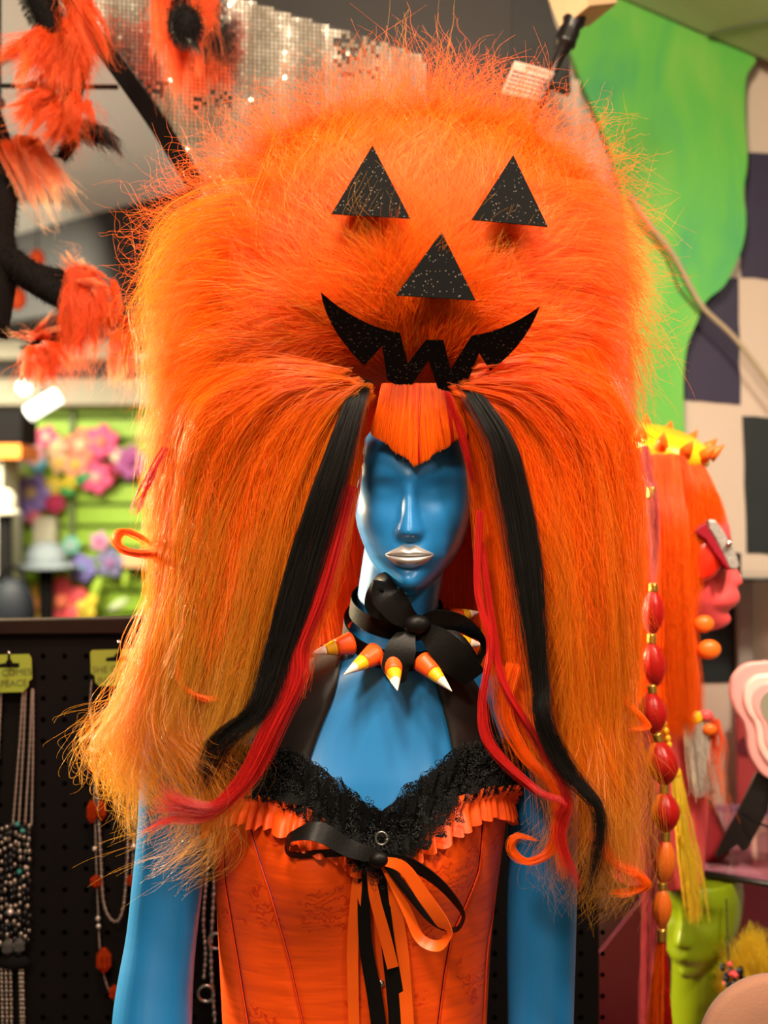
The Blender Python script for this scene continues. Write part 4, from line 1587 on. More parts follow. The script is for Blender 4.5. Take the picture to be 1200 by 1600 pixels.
def fuzzy_tube(root, name, path, rad, seed, n=900, ln=0.012, d=1.86):
    P = Wn(cat_rom(np.array(path, float), 24))
    rr = np.interp(np.linspace(0, 1, 24), np.linspace(0, 1, len(rad)), rad)
    o = MB().tube(P.tolist(), rr.tolist(), 12).build(name, M_BLACK, root)
    rg = np.random.default_rng(seed)
    i = rg.uniform(0, 22.99, n)
    j = i.astype(int)
    w = (i - j)[:, None]
    c = P[j] * (1 - w) + P[j + 1] * w
    T = P[j + 1] - P[j]
    T /= np.linalg.norm(T, axis=1)[:, None]
    v = rg.normal(0, 1, (n, 3))
    v -= T * (v * T).sum(1)[:, None]
    v /= np.linalg.norm(v, axis=1)[:, None]
    r_ = (rr[j])[:, None]
    t = np.linspace(0, 1, 5)[None, :, None]
    L = rg.uniform(.4, 1.2, (n, 1, 1)) * ln
    Q = (c + v * r_ * .95)[:, None] + (v[:, None] * .6 + T[:, None] * rg.uniform(.2, .9, (n, 1, 1))) * L * t
    hair('fuzz', Q, 0.00028, M_FUZZ, o)
    return o


def tuft(root, base, ends, n, seed, d=1.86, m=None, label=None, spread=.006):
    gs = []
    for k, e in enumerate(ends):
        b = base[k * len(base) // len(ends)] if len(base) > 1 else base[0]
        dd = e[2] if len(e) > 2 else d - .02
        mid = ((b[0] * .55 + e[0] * .45) + 0, (b[1] * .55 + e[1] * .45) - 3, (d + dd) / 2 - .02)
        gs.append([(b[0], b[1], d - .01), mid, (e[0], e[1], dd)])
    P = flow(gs, n, K=10, clumps=max(7, n // 60), croot=spread, ctip=spread * 1.5, sroot=.0036, stip=.0010, wave=.006, curl=.0008, lmin=.45, lmax=1.1, smooth_s=.018, seed=seed)
    o = hair('fur_tuft', P, 0.00024, m or M_TUFT, root, label)
    Q = flow(gs, max(20, n // 6), K=10, clumps=max(7, n // 30), croot=spread, ctip=spread * 2.4, sroot=.004, stip=.004, wave=.008, curl=.0012, lmin=.7, lmax=1.35, seed=seed + 500)
    hair('stray_fur', Q, 0.00014, m or M_TUFT, root)
    return o


tree = thing('fuzzy_branch', 'black fuzzy branch with orange fur tufts reaching in from the trunk', 'branch', tuple(W(-10, 330, 1.86)))
fuzzy_tube(tree, 'trunk', [(-40, 150, 1.88), (-14, 230, 1.87), (0, 300, 1.86), (-6, 360, 1.86), (-8, 420, 1.86), (-30, 520, 1.86)], [.030, .032, .026, .026, .034, .04], 1, 1600)
fuzzy_tube(tree, 'limb', [(-10, 395, 1.86), (30, 420, 1.85), (75, 450, 1.84), (120, 478, 1.835), (150, 492, 1.83)], [.026, .023, .021, .018, .014], 2, 1200)
fuzzy_tube(tree, 'twig', [(110, 468, 1.84), (104, 505, 1.83), (84, 535, 1.82), (58, 542, 1.81), (43, 551, 1.81)], [.016, .015, .012, .010, .006], 3, 600)
fuzzy_tube(tree, 'twig', [(135, 475, 1.83), (168, 500, 1.82), (195, 515, 1.81), (220, 545, 1.80)], [.014, .012, .013, .014], 4, 600)
fuzzy_tube(tree, 'twig', [(120, 435, 1.86), (60, 425, 1.86), (20, 410, 1.86)], [.010, .012, .014], 14, 400)
tuft(tree, [(10, 220), (35, 215), (62, 222)], [(50, 300), (62, 330), (78, 318), (96, 290), (100, 305)], 1100, 11, 1.87, M_PALETIP)
tuft(tree, [(118, 425), (140, 430), (160, 445)], [(92, 560), (108, 568), (124, 560), (140, 555), (160, 548), (172, 500)], 1500, 12, 1.82, M_TUFT)
tuft(tree, [(128, 440), (140, 432)], [(96, 418), (104, 398), (120, 396), (132, 415)], 260, 13, 1.85, M_PALETIP)
tuft(tree, [(140, 432), (150, 436)], [(168, 440), (172, 462), (165, 480)], 360, 15, 1.82, M_PALETIP)
tuft(tree, [(60, 545), (80, 540)], [(44, 605), (58, 600), (76, 598), (92, 590), (108, 588)], 800, 16, 1.80, M_TUFT)
tuft(tree, [(60, 530), (48, 535)], [(42, 530), (45, 512), (64, 510), (95, 480)], 260, 17, 1.82, M_PALETIP)
tuft(tree, [(185, 520), (205, 525)], [(172, 590), (182, 600), (196, 598), (212, 560)], 560, 18, 1.80, M_PALETIP)
tuft(tree, [(195, 512), (215, 515)], [(212, 500), (232, 504), (244, 520), (236, 560)], 420, 19, 1.80, M_TUFT)

hb = thing('hanging_fuzzy_branch', 'black fuzzy branch hanging from the top edge with two big orange tufts', 'branch', tuple(W(100, 40, 1.8)))
fuzzy_tube(hb, 'limb', [(40, -60, 1.80), (58, -10, 1.79), (72, 25, 1.785), (84, 56, 1.78)], [.026, .026, .024, .018], 21, 1300)
fuzzy_tube(hb, 'limb', [(128, 60, 1.82), (122, 100, 1.81), (110, 140, 1.80), (104, 172, 1.795)], [.016, .018, .016, .014], 22, 900)
fuzzy_tube(hb, 'twig', [(118, 205, 1.83), (108, 228, 1.83), (96, 248, 1.83)], [.012, .010, .007], 23, 300)
tuft(hb, [(72, 58), (92, 62), (112, 40), (118, 0), (112, -40)], [(16, 82), (30, 108), (52, 122), (62, 130), (84, 138), (110, 172), (118, 120), (150, 88), (172, 104), (150, 70), (132, 40), (112, -10)], 3400, 24, 1.78, M_TUFT, spread=.009)
tuft(hb, [(80, 150), (105, 172), (125, 158)], [(30, 165), (38, 185), (48, 205), (58, 222), (76, 228), (92, 218), (110, 205), (134, 230), (138, 190)], 2600, 25, 1.80, M_TUFT, spread=.008)
tuft(hb, [(70, 125), (88, 120)], [(52, 140), (64, 146), (80, 150)], 200, 26, 1.83, M_PALETIP)
tuft(hb, [(132, 188), (140, 200)], [(188, 234), (176, 236), (160, 232), (146, 226)], 700, 27, 1.83, M_BLACKHAIR, 'black fur tail')

bt = thing('fuzzy_branch_tip', 'orange furry branch tip with a black round end against the mirror tiles', 'branch', tuple(W(290, 30, 1.84)))
fuzzy_tube(bt, 'limb', [(300, -80, 1.90), (296, -20, 1.87), (290, 25, 1.83), (288, 44, 1.80)], [.030, .030, .028, .024], 31, 900)
tuft(bt, [(254, -40), (266, -10), (290, 20), (318, -10), (330, -40)], [(252, 70), (262, 100), (276, 138), (286, 120), (300, 95), (312, 70), (322, 20)], 2600, 32, 1.845, M_TUFT, spread=.007)
mb = MB()
rg = np.random.default_rng(5)
mb.ell(W(289, 40, 1.775), .021, .014, .026, 20, 12)
ball = mb.build('round_tip', M_BLACK, bt, 'black fuzzy round end')
n = 700
v = rg.normal(0, 1, (n, 3))
v /= np.linalg.norm(v, axis=1)[:, None]
c0 = np.array(W(289, 40, 1.775)) + v * np.array([.021, .014, .026])
tq = np.linspace(0, 1, 4)[None, :, None]
hair('fuzz', c0[:, None] + (v * np.array([.007, .007, .009]))[:, None] * tq + np.array([0.001, 0, -.004]) * tq, 0.0003, M_FUZZ, ball)
tuft(bt, [(300, 62)], [(312, 90), (308, 84)], 60, 33, 1.77, M_BLACKHAIR, 'black hair wisp', spread=.001)

# ---- left: ceiling, dark bulkhead, beams
M_CEIL = mat('white_ceiling', (0.66, 0.62, 0.55), 0.85, var=0.05, vscale=2)
MB().box((-4, 2.2, 2.42), (0.15, 6.6, 2.46)).build('ceiling', M_CEIL, smooth=False)['kind'] = 'structure'
zc_ = 2.42


def on_ceiling(px, py):
    d = F * (zc_ - 1.45) / (800 - py)
    return W(px, py, d)


p0, p1 = on_ceiling(-120, 405), on_ceiling(420, 262)
p0.z = p1.z = 2.42
M_BULK = mat('dark_grey_bulkhead', (0.035, 0.033, 0.032), 0.7, var=0.15, vscale=4)
mb = MB().prism([p0, p1, p1 - Vector((0, 0, .30)), p0 - Vector((0, 0, .30))], (0.05, 0.06, 0))
structure(mb.build('trim_2', M_BULK, smooth=False), 'dark grey ceiling bulkhead')
M_ROD = mat('black_rod', (0.008, 0.008, 0.008), 0.5)
mb = MB().tube([W(-40, 134, 2.05), W(185, 136, 2.10)], 0.0045, 8)
tag(mb.build('ceiling_rod', M_ROD), 'thin black rod crossing beneath the white ceiling beside the tufts', 'rod')
mb = MB().tube([on_ceiling(-40, 108) - Vector((0, 0, .012)), on_ceiling(80, 52) - Vector((0, 0, .012))], 0.007, 8)
tag(mb.build('ceiling_conduit', mat('grey_conduit', (0.12, 0.11, 0.10), 0.5)), 'faint grey conduit along the white ceiling top edge', 'conduit')
cf = thing('ceiling_sensor', 'small dark round fitting under the ceiling beside the trunk', 'sensor', tuple(W(2, 160, 2.2)))
mb = MB().ell(W(-1, 161, 2.2), .011, .011, .011, 14, 8)
mb.build('dome', mat('dark_plastic', (0.02, 0.02, 0.025), 0.35), cf)
MB().tube([W(-1, 158, 2.2), W(-1, 158, 2.2) + Vector((0, 0, .24))], .004, 8).build('stem', M_ROD, cf)

DF = 5.2


def fbox(name, x0, y0, x1, y1, d, th, m, parent=None, label=None):
    a, b = W(x0, y1, d), W(x1, y0, d)
    return MB().box((a.x, d, a.z), (b.x, d + th, b.z)).build(name, m, parent, label, False)


M_FARW = mat('beige_far_wall', (0.30, 0.27, 0.22), 0.85, var=0.2, vscale=2)
structure(fbox('wall_far', -300, 250, 700, 1330, 5.9, 0.08, M_FARW), 'beige far wall')
M_BEAM1 = mat('grey_beam', (0.20, 0.19, 0.18), 0.8)
M_BEAM2 = mat('beige_beam', (0.40, 0.35, 0.26), 0.8)
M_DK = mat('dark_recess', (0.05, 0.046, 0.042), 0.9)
structure(fbox('trim_3', -250, 425, 420, 470, 4.6, 0.2, M_BEAM1), 'grey ceiling beam')
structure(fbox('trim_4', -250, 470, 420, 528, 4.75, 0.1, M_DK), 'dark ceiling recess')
structure(fbox('trim_5', -250, 528, 420, 560, 4.8, 0.2, M_BEAM2), 'beige ceiling beam')
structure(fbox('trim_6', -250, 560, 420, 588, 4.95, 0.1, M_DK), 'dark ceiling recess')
structure(fbox('trim_7', -250, 588, 420, 632, 5.0, 0.2, M_BEAM2), 'beige lower ceiling beam')

# lime slatwall
M_LIME = mat('lime_slat', (0.30, 0.50, 0.03), 0.5, var=0.12, vscale=6)
M_LIMED = mat('dark_lime_backing', (0.10, 0.16, 0.02), 0.8)
sw = thing('lime_slatwall', 'lime green slatwall far behind the pegboard covered with flower headbands', 'slatwall', tuple(W(160, 1000, DF)))
fbox('backing', 34, 618, 330, 1180, DF + 0.03, 0.02, M_LIMED, sw)
for k in range(16):
    y = 622 + k * 34
    fbox('slat', 36, y, 330, y + 27, DF, 0.025, M_LIME, sw)
fbox('post', 108, 618, 116, 1180, DF - 0.03, 0.03, mat('olive_post', (0.13, 0.17, 0.06), 0.6), sw)
bb = thing('black_cabinet', 'black cabinet top beside the lime slatwall below the white lamp', 'cabinet', tuple(W(-20, 700, 4.7)))
fbox('upper_body', -120, 640, 34, 692, 4.52, 0.2, M_BLACK, bb)
fbox('lower_body', -120, 718, 4, 1330, 4.55, 0.2, mat('cream_cabinet', (0.45, 0.44, 0.32), 0.7, var=0.1), bb, 'cream cabinet body')
fbox('orange_shelf_edge', -120, 694, 32, 716, 4.50, 0.24, mat('orange_shelf_paint', (0.90, 0.22, 0.01), 0.5), bb, 'orange shelf edge')
lp = thing('tube_lamp', 'short white glowing tube lamp tilted below the beige ceiling beam', 'lamp', tuple(W(65, 630, 4.4)))
M_LAMP = mat('lamp_glow', (1, 1, 1), 0.5, emit=(1.0, 0.93, 0.78), estr=2.2)
MB().tube([W(44, 647, 4.4), W(92, 618, 4.4)], .030, 14).build('tube', M_LAMP, lp)
MB().tube([W(68, 632, 4.41), W(68, 632, 4.41) + Vector((0, .05, .62))], .006, 6).build('suspension_wire', M_ROD, lp)
lp2 = thing('globe_lamp', 'small round glowing globe lamp beside the white tube lamp', 'lamp', tuple(W(38, 606, 4.5)))
MB().ell(W(38, 606, 4.5), .028, .028, .028, 14, 8).build('globe', M_LAMP, lp2)
MB().tube([W(38, 596, 4.5), W(38, 596, 4.5) + Vector((0, 0, .5))], .005, 6).build('cord', M_ROD, lp2)

# small far orange pom-poms
M_OP = mat('orange_pompom', (0.90, 0.10, 0.015), 0.8, bump=0.5, bscale=90)
poms = [((58, 404), 12, 'upper orange pompom hanging before the dark bulkhead'), ((8, 442), 13, 'orange pompom at the picture edge under the black limb'), ((26, 466), 15, 'lower orange pompom hanging under the black limb'), ((2, 476), 8, 'small faded orange pompom left of the lower orange pompom')]
for (x, y), r_, lb in poms:
    t = thing('pompom', lb, 'pompom', tuple(W(x, y, 3.6)), 'far orange pompoms')
    MB().ell(W(x, y, 3.6), r_ * 3.6 / F, None, r_ * 1.25 * 3.6 / F, 14, 9).build('ball', M_OP, t)
    top = W(x, y - r_, 3.6)
    MB().tube([top, Vector((top.x, top.y, 2.42))], .002, 5).build('string', M_ROD, t)


# flower headbands
def flower(px, py, r_, col, ccol, name, label, petals=6, d=DF - 0.09, rot=0.0):
    c = W(px, py, d)
    R_ = r_ * 1.22 * d / F
    t = thing(name, label, 'flower', tuple(c), 'artificial flowers on the lime slatwall')
    mp_ = mat('petal_' + '_'.join('%03d' % int(v * 100) for v in col), col, 0.6, var=0.15, vscale=30)
    mc = mat('petal_' + '_'.join('%03d' % int(v * 100) for v in ccol), ccol, 0.6, var=0.15, vscale=30)
    for k in range(petals):
        a = 2 * PI * k / petals + rot
        cc_ = c + Vector((math.cos(a) * R_ * .58, 0.01, math.sin(a) * R_ * .58))
        rm = Matrix.Rotation(-a, 3, 'Y')
        MB().ell(cc_, R_ * .50, R_ * .16, R_ * .40, 10, 6, rm).build('petal', mp_, t)
    MB().ell(c - Vector((0, R_ * .10, 0)), R_ * .34, R_ * .22, R_ * .34, 10, 6).build('flower_center', mc, t)
    MB().tube([c + Vector((0, 0.02, 0)), Vector((c.x, DF - .002, c.z))], R_ * .08, 6).build('stalk', mat('green_stalk', (0.06, 0.25, 0.03), 0.6), t)


PINK, CORAL, CREAM, PURP, YEL, CRIM = (0.85, 0.10, 0.24), (0.90, 0.24, 0.15), (0.80, 0.62, 0.38), (0.30, 0.22, 0.65), (0.85, 0.62, 0.05), (0.45, 0.02, 0.09)
fl = [
    (72, 683, 15, PINK, (0.55, 0.75, 0.5), 'pink flower with pale green middle above the cyan flower'),
    (50, 708, 17, (0.75, 0.35, 0.42), CREAM, 'dusty rose flower above the pale lime leaf'),
    (88, 700, 15, (0.80, 0.50, 0.32), (0.60, 0.75, 0.35), 'peach flower right of the dusty rose flower'),
    (58, 723, 11, (0.15, 0.55, 0.75), CREAM, 'small cyan flower below the dusty rose flower'),
    (126, 696, 22, CORAL, CREAM, 'large coral flower at the top of the flower cluster'),
    (158, 690, 22, PINK, CORAL, 'large pink flower right of the coral flower'),
    (118, 726, 17, (0.90, 0.34, 0.22), YEL, 'light coral flower below the large coral flower'),
    (150, 746, 21, PINK, (0.90, 0.45, 0.42), 'big pink flower lowest in the coral cluster'),
    (92, 724, 14, (0.85, 0.50, 0.22), YEL, 'soft orange flower left of the light coral flower'),
    (48, 770, 25, PURP, CREAM, 'large purple flower with a cream middle'),
    (40, 796, 13, (0.42, 0.34, 0.80), PURP, 'lilac flower under the large purple flower'),
    (82, 760, 13, YEL, (0.85, 0.75, 0.25), 'yellow flower right of the large purple flower'),
    (108, 754, 11, YEL, (0.6, 0.6, 0.02), 'small yellow flower between two green leaves'),
    (84, 786, 14, CRIM, (0.6, 0.03, 0.1), 'crimson flower below the yellow flower'),
    (50, 806, 12, (0.80, 0.20, 0.26), PINK, 'rose flower under the lilac flower'),
    (184, 712, 11, (0.70, 0.60, 0.45), CREAM, 'cream flower right of the big pink flower'),
    (172, 735, 14, (0.30, 0.02, 0.03), CRIM, 'dark red flower behind the big pink flower'),
    (204, 722, 22, (0.36, 0.08, 0.26), (0.3, 0.05, 0.2), 'plum flower beside the orange wig'),
    (155, 846, 13, (0.70, 0.30, 0.48), PINK, 'mauve pink flower above the slate flower'),
    (128, 888, 18, (0.22, 0.18, 0.50), (0.2, 0.3, 0.5), 'violet blue flower above the red daisy'),
    (172, 880, 19, (0.20, 0.18, 0.34), (0.35, 0.15, 0.35), 'slate purple flower left of the peach box'),
    (110, 852, 12, (0.20, 0.50, 0.40), (0.6, 0.5, 0.5), 'sea green flower left of the mauve pink flower'),
    (96, 940, 32, (0.90, 0.10, 0.12), (0.9, 0.2, 0.1), 'large red daisy behind the pegboard top edge'),
    (56, 945, 26, (0.90, 0.55, 0.06), (0.9, 0.3, 0.05), 'orange yellow daisy left of the red daisy'),
    (128, 946, 20, YEL, (0.9, 0.7, 0.1), 'bright yellow daisy right of the red daisy'),
    (6, 950, 18, (0.10, 0.42, 0.10), (0.05, 0.3, 0.08), 'green flower behind the pegboard corner'),
]
for k, (x, y, r_, c1, c2, lb) in enumerate(fl):
    dd = DF - 0.09 if y < 830 or y > 990 else DF - 0.12
    flower(x, y, r_, c1, c2, 'artificial_flower', lb, 5 + k % 2, dd, k * .7)


def leaf(px, py, L, ang, col, label):
    d = DF - 0.10
    c = W(px, py, d)
    t = MB()
    rm = Matrix.Rotation(-math.radians(ang), 3, 'Y')
    t.ell(c, L * d / F, .012, L * .38 * d / F, 12, 6, rm)
    tag(t.build('artificial_leaf', mat('leaf_' + '_'.join('%03d' % int(v * 100) for v in col), col, 0.5, var=0.2, vscale=20)), label, 'leaf')


leaf(130, 747, 16, 35, (0.03, 0.42, 0.14), 'dark green leaf right of the small yellow flower')
leaf(104, 768, 14, -10, (0.04, 0.40, 0.10), 'green leaf under the small yellow flower')
leaf(22, 742, 22, 10, (0.50, 0.62, 0.18), 'pale lime leaf left of the purple flower')
leaf(18, 880, 26, -50, (0.34, 0.46, 0.08), 'long lime leaf beside the grey blue hat')
leaf(90, 912, 12, 60, (0.08, 0.45, 0.15), 'green leaf above the red daisy')
leaf(150, 920, 20, 70, (0.40, 0.58, 0.05), 'lime leaf upright right of the red daisy')
leaf(196, 905, 14, 80, (0.40, 0.58, 0.05), 'short lime leaf under the peach box')
leaf(185, 945, 18, 30, (0.55, 0.62, 0.35), 'pale sage leaf beside the wig edge')
hat = thing('grey_hat', 'grey blue brimmed hat on the far display stand', 'hat', tuple(W(72, 880, DF - .2)))
c = W(72, 884, DF - .2)
MB().tube([c + Vector((0, 0, z)) for z in (-.012, 0, .012)], [.125, .13, .10], 26).build('brim', mat('grey_blue_felt', (0.36, 0.42, 0.46), 0.8, var=.1), hat)
MB().tube([c + Vector((0, 0, z)) for z in (.0, .05, .085, .10)], [.088, .082, .06, .02], 24).build('crown', mat('grey_blue_felt', (0.36, 0.42, 0.46), 0.8), hat)
MB().tube([c + Vector((0, 0, 0)), Vector((c.x, c.y, 0))], .03, 12).build('stand', M_BLACK, hat)
wh = thing('cream_hat', 'cream hat on a dark stand left of the purple flower', 'hat', tuple(W(10, 795, 4.4)))
c = W(8, 800, 4.4)
MB().tube([c + Vector((0, 0, z)) for z in (-.01, 0, .01)], [.055, .058, .04], 24).build('brim', mat('cream_felt', (0.60, 0.55, 0.42), 0.8), wh)
MB().ell(c + Vector((0, 0, .03)), .042, .042, .055, 18, 10).build('crown', mat('cream_felt', (0.60, 0.55, 0.42), 0.8), wh)
MB().tube([c, Vector((c.x, c.y, 0))], .025, 12).build('stand', M_BLACK, wh)
bag = thing('dark_bag', 'black rounded bag standing behind the pegboard at the picture edge', 'bag', tuple(W(18, 950, 4.2)))
MB().ell(W(18, 960, 4.2), .085, .06, .125, 18, 12).build('bag_body', mat('dark_blue_black', (0.012, 0.016, 0.024), 0.6), bag)
MB().tube([W(18 + 22 * math.cos(a), 912 - 26 * math.sin(a), 4.2) for a in np.linspace(0, PI, 14)], .008, 8).build('bag_handle', M_BLACK, bag)
MB().box((W(0, 0, 4.2).x + 0 * 1, 4.15, 0), (W(36, 0, 4.2).x, 4.26, W(0, 985, 4.2).z)).build('plinth', M_DK, bag, smooth=False)
pbx = thing('peach_box', 'pale peach box on the slatwall beside the orange wig', 'box', tuple(W(212, 880, DF - .1)))
fbox('box_body', 192, 868, 236, 886, DF - .14, .13, mat('peach_card', (0.80, 0.45, 0.22), 0.7), pbx)
fbox('lid', 190, 862, 238, 869, DF - .145, .14, mat('peach_lid', (0.80, 0.52, 0.30), 0.7), pbx)
wp = thing('white_parcel', 'cream paper parcel hung below the crimson flower', 'parcel', tuple(W(68, 830, DF - .08)))
fbox('parcel_body', 52, 812, 86, 848, DF - .10, .08, mat('cream_paper', (0.60, 0.56, 0.42), 0.8, var=.1), wp)
fbox('parcel_fold', 54, 808, 84, 815, DF - .105, .085, mat('cream_paper', (0.60, 0.56, 0.42), 0.8), wp)

# ---- pegboard stand with necklaces
DP = 1.90
M_PEG = mat('black_pegboard', (0.0055, 0.0042, 0.0038), 0.65, spec=0.15, var=0.35, vscale=12, bump=0.1, bscale=60)
pb = thing('pegboard_stand', 'black perforated pegboard display with a dark wooden top rail', 'pegboard', tuple(W(300, 1600, DP)))
a, b = W(-140, 1000, DP), W(936, 0, DP)
MB().box((a.x, DP, 0.0), (b.x, DP + .012, W(0, 990, DP).z)).build('perforated_board', M_PEG, pb, smooth=False)
M_RAIL = mat('dark_wood_rail', (0.016, 0.007, 0.004), 0.55, spec=0.2, var=0.3, vscale=25)
MB().prism([W(-140, 972, DP - .018), W(560, 960, DP - .018), W(560, 988, DP - .018), W(-140, 992, DP - .018)], (0, .045, 0)).build('top_rail', M_RAIL, pb, 'dark wooden top rail', False, bevel=.002)
mb = MB()
M_HOLE = mat('hole_black', (0.001, 0.001, 0.001), 0.95, spec=0.0)
for i in range(-4, 28):
    for j in range(0, 19):
        c = W(34 + i * 33.6, 1025 + j * 33.2, DP)
        rows = []
        for (rr_, yy) in ((.0042, -.0006), (.0032, -.0001)):
            rows.append([c + Vector((rr_ * math.cos(2 * PI * k / 8), yy, rr_ * math.sin(2 * PI * k / 8))) for k in range(8)])
        mb.grid(rows, True, False, True)
mb.build('peg_holes', M_HOLE, pb, 'rows of peg holes', False, 'stuff')
M_CARD = mat('lime_card', (0.28, 0.36, 0.035), 0.6, var=.05)
M_CHAIN = mat('antique_silver_chain', (0.34, 0.29, 0.24), 0.35, metal=0.8, var=.2, vscale=200)
M_AMBER = mat('amber_glass', (0.70, 0.07, 0.006), 0.10, trans=0.7, var=.1)
M_BLKBEAD = mat('black_bead', (0.012, 0.012, 0.013), 0.15)
M_PEARL = mat('silver_pearl', (0.70, 0.68, 0.64), 0.22, metal=0.6)
M_TEALB = mat('teal_bead', (0.03, 0.22, 0.20), 0.15)


def hook(px, py):
    t = thing('peg_hook', 'black metal peg hook holding the lime card ' + ('at the left picture edge' if px < 60 else 'beside the orange wig'), 'hook', tuple(W(px, py, DP)), None)
    MB().tube([W(px, py + 8, DP), W(px, py + 8, DP - .055), W(px, py + 2, DP - .062), W(px, py - 10, DP - .064)], .0022, 8).build('prong', M_BLACK, t)
    MB().ell(W(px, py - 12, DP - .064), .0032, .0032, .0032, 10, 6).build('ball_end', M_CHROME, t)


def card(parent, x0, y0, x1, y1, slot, txt_org, lines):
    d = DP - .030
    ch = 6
    poly = [(x0 + 3, y0), (x1 - 4, y0 - 2), (x1, y0 + 4), (x1 + 1, y1 - 20), (x1 - 4, y1 - 17), (x1 - 5, y1 - 8), (x1 - 10, y1 - 4), (x1 - 12, y1), (x0 + 14, y1 + 2), (x0 + 8, y1 - 4), (x0 + 7, y1 - 14), (x0 + 1, y1 - 18), (x0, y0 + 3)]
    o = board('card', poly, d, .0012, M_CARD, parent, 'lime green printed card')
    s = [(slot[0] - 19, slot[1] + 3), (slot[0] - 18, slot[1] - 2), (slot[0] - 6, slot[1] - 4), (slot[0] - 2, slot[1] - 10), (slot[0] + 3, slot[1] - 10), (slot[0] + 6, slot[1] - 4), (slot[0] + 16, slot[1] - 4), (slot[0] + 16, slot[1] + 3)]
    board('hang_slot', s, d - .0008, .0006, M_BLACK, o)
    for k, l in enumerate(lines):
        text_obj(l, mat('olive_print', (0.10, 0.10, 0.03), 0.8), o, W(txt_org[0], txt_org[1] + k * 17, d - .0009), (1, 0, .05), (0, 0, 1), .0142, 'lettering', align='CENTER')


def chain_links(path, pitch=.0042, rad=.0021, d=DP - .02, mesh=None):
    P = Wn(cat_rom(np.array(path, float), 200))
    seg = np.linalg.norm(np.diff(P, axis=0), axis=1)
    s = np.concatenate([[0], np.cumsum(seg)])
    mb_ = mesh or MB()
    n = int(s[-1] / pitch)
    for k in range(n):
        q = s[-1] * (k + .5) / n
        p = Vector([np.interp(q, s, P[:, i]) for i in range(3)])
        mb_.ell(p, rad * (1 if k % 2 else .75), rad * (.75 if k % 2 else 1), pitch * .58, 6, 4)
    return mb_


def beads(parent, name, pts, r_, m, d=DP - .022, sq=1.0, n=10, lab=None, ph=None):
    for (x, y) in pts:
        MB().ell(W(x, y, d), r_, r_, r_ * sq, n, 6).build(name, m, parent, lab)


nk = thing('amber_bead_necklace', 'long silver chain necklace with faceted amber beads on a lime card', 'necklace', tuple(W(175, 1250, DP - .02)))
card(nk, 141, 1016, 214, 1070, (184, 1030), (182, 1050), ['SHE COMES', 'IN PEACE'])
ch = chain_links([(143, 1062, DP - .02), (141, 1100, DP - .02), (145, 1145, DP - .02), (147, 1200, DP - .02), (149, 1300, DP - .02), (153, 1420, DP - .02), (158, 1500, DP - .02), (172, 1552, DP - .02), (195, 1580, DP - .02)])
chain_links([(148, 1190, DP - .024), (152, 1240, DP - .024), (157, 1330, DP - .024), (162, 1410, DP - .024), (178, 1440, DP - .024), (192, 1420, DP - .024), (199, 1340, DP - .024), (200, 1260, DP - .024), (202, 1120, DP - .024)], .0050, .0033, mesh=ch)
chain_links([(208, 1065, DP - .02), (212, 1150, DP - .02), (211, 1250, DP - .02), (208, 1320, DP - .02), (206, 1400, DP - .02)], mesh=ch)
ch.build('chain', M_CHAIN, nk)


def facet(c, r_, rz):
    return MB().tube([c + Vector((0, 0, z * rz)) for z in (-1, -.45, .45, 1)], [r_ * .25, r_, r_, r_ * .25], 6)


for (x, y, r_, rz) in [(138, 1143, .0055, .006), (151, 1142, .006, .006), (143, 1202, .0065, .006), (143, 1268, .0085, .018), (158, 1266, .0085, .016), (150, 1377, .010, .010), (162, 1500, .0130, .019), (179, 1550, .010, .011), (204, 1376, .008, .009)]:
    facet(W(x, y, DP - .026), r_, rz).build('amber_bead', M_AMBER, nk, smooth=False)
for (x, y) in [(148, 1326), (153, 1435), (154, 1447), (145, 1172), (209, 1322)]:
    MB().ell(W(x, y, DP - .026), .0042, .0042, .0042, 10, 6).build('silver_bead', M_PEARL, nk)
hook(187, 1015)

nk2 = thing('black_bead_necklace', 'many stranded black and silver bead necklace on a lime card', 'necklace', tuple(W(20, 1300, DP - .02)))
card(nk2, -50, 1024, 49, 1081, (14, 1040), (12, 1056), ['SHE COMES', 'IN PEACE'])
for (x0, x1) in ((36, 20), (40, 29), (50, 39), (52, 49), (2, -10), (-10, -20)):
    chain_links([(x0, 1076, DP - .02), ((x0 + x1) / 2 + 1, 1180, DP - .02), (x1, 1290, DP - .02)], .0045, .0026).build('chain', M_CHAIN, nk2)
for x in (2, 9, 16, 31, 35):
    chain_links([(x, 1512, DP - .02), (x + 2, 1600, DP - .02), (x + 3, 1680, DP - .02)], .0065, .0036).build('chain', M_CHAIN, nk2)
r = random.Random(9)
mbb, mbs = MB(), MB()
for col in range(-3, 7):
    y = 1288 + r.uniform(0, 8)
    while y < 1490 - abs(col - 2) * 4:
        x = 2 + col * 7.2 + r.uniform(-2, 2)
        (mbs if r.random() < .55 else mbb).ell(W(x, y, DP - .022 - r.uniform(0, .006)), r.uniform(.0030, .0044), None, r.uniform(.0034, .0055), 8, 5)
        y += r.uniform(9, 15)
mbb.build('black_beads', M_BLKBEAD, nk2, 'black glass beads', kind='stuff')
mbs.build('silver_beads', M_CHAIN, nk2, 'small antique silver beads', kind='stuff')
for (x, y) in ((27, 1288), (35, 1298), (30, 1362)):
    MB().ell(W(x, y, DP - .03), .0042, None, .0042, 10, 6).build('teal_bead', M_TEALB, nk2, 'teal glass bead')
MB().ell(W(16, 1425, DP - .03), .0055, None, .0055, 12, 8).build('pearl', M_PEARL, nk2, 'bright pearl bead')
for (x, y) in ((12, 1480), (30, 1478)):
    facet(W(x, y, DP - .027), .009, .013).build('clear_crystal', mat('smoky_crystal', (0.10, 0.10, 0.10), 0.08, trans=.3), nk2, 'smoky crystal drop', False)
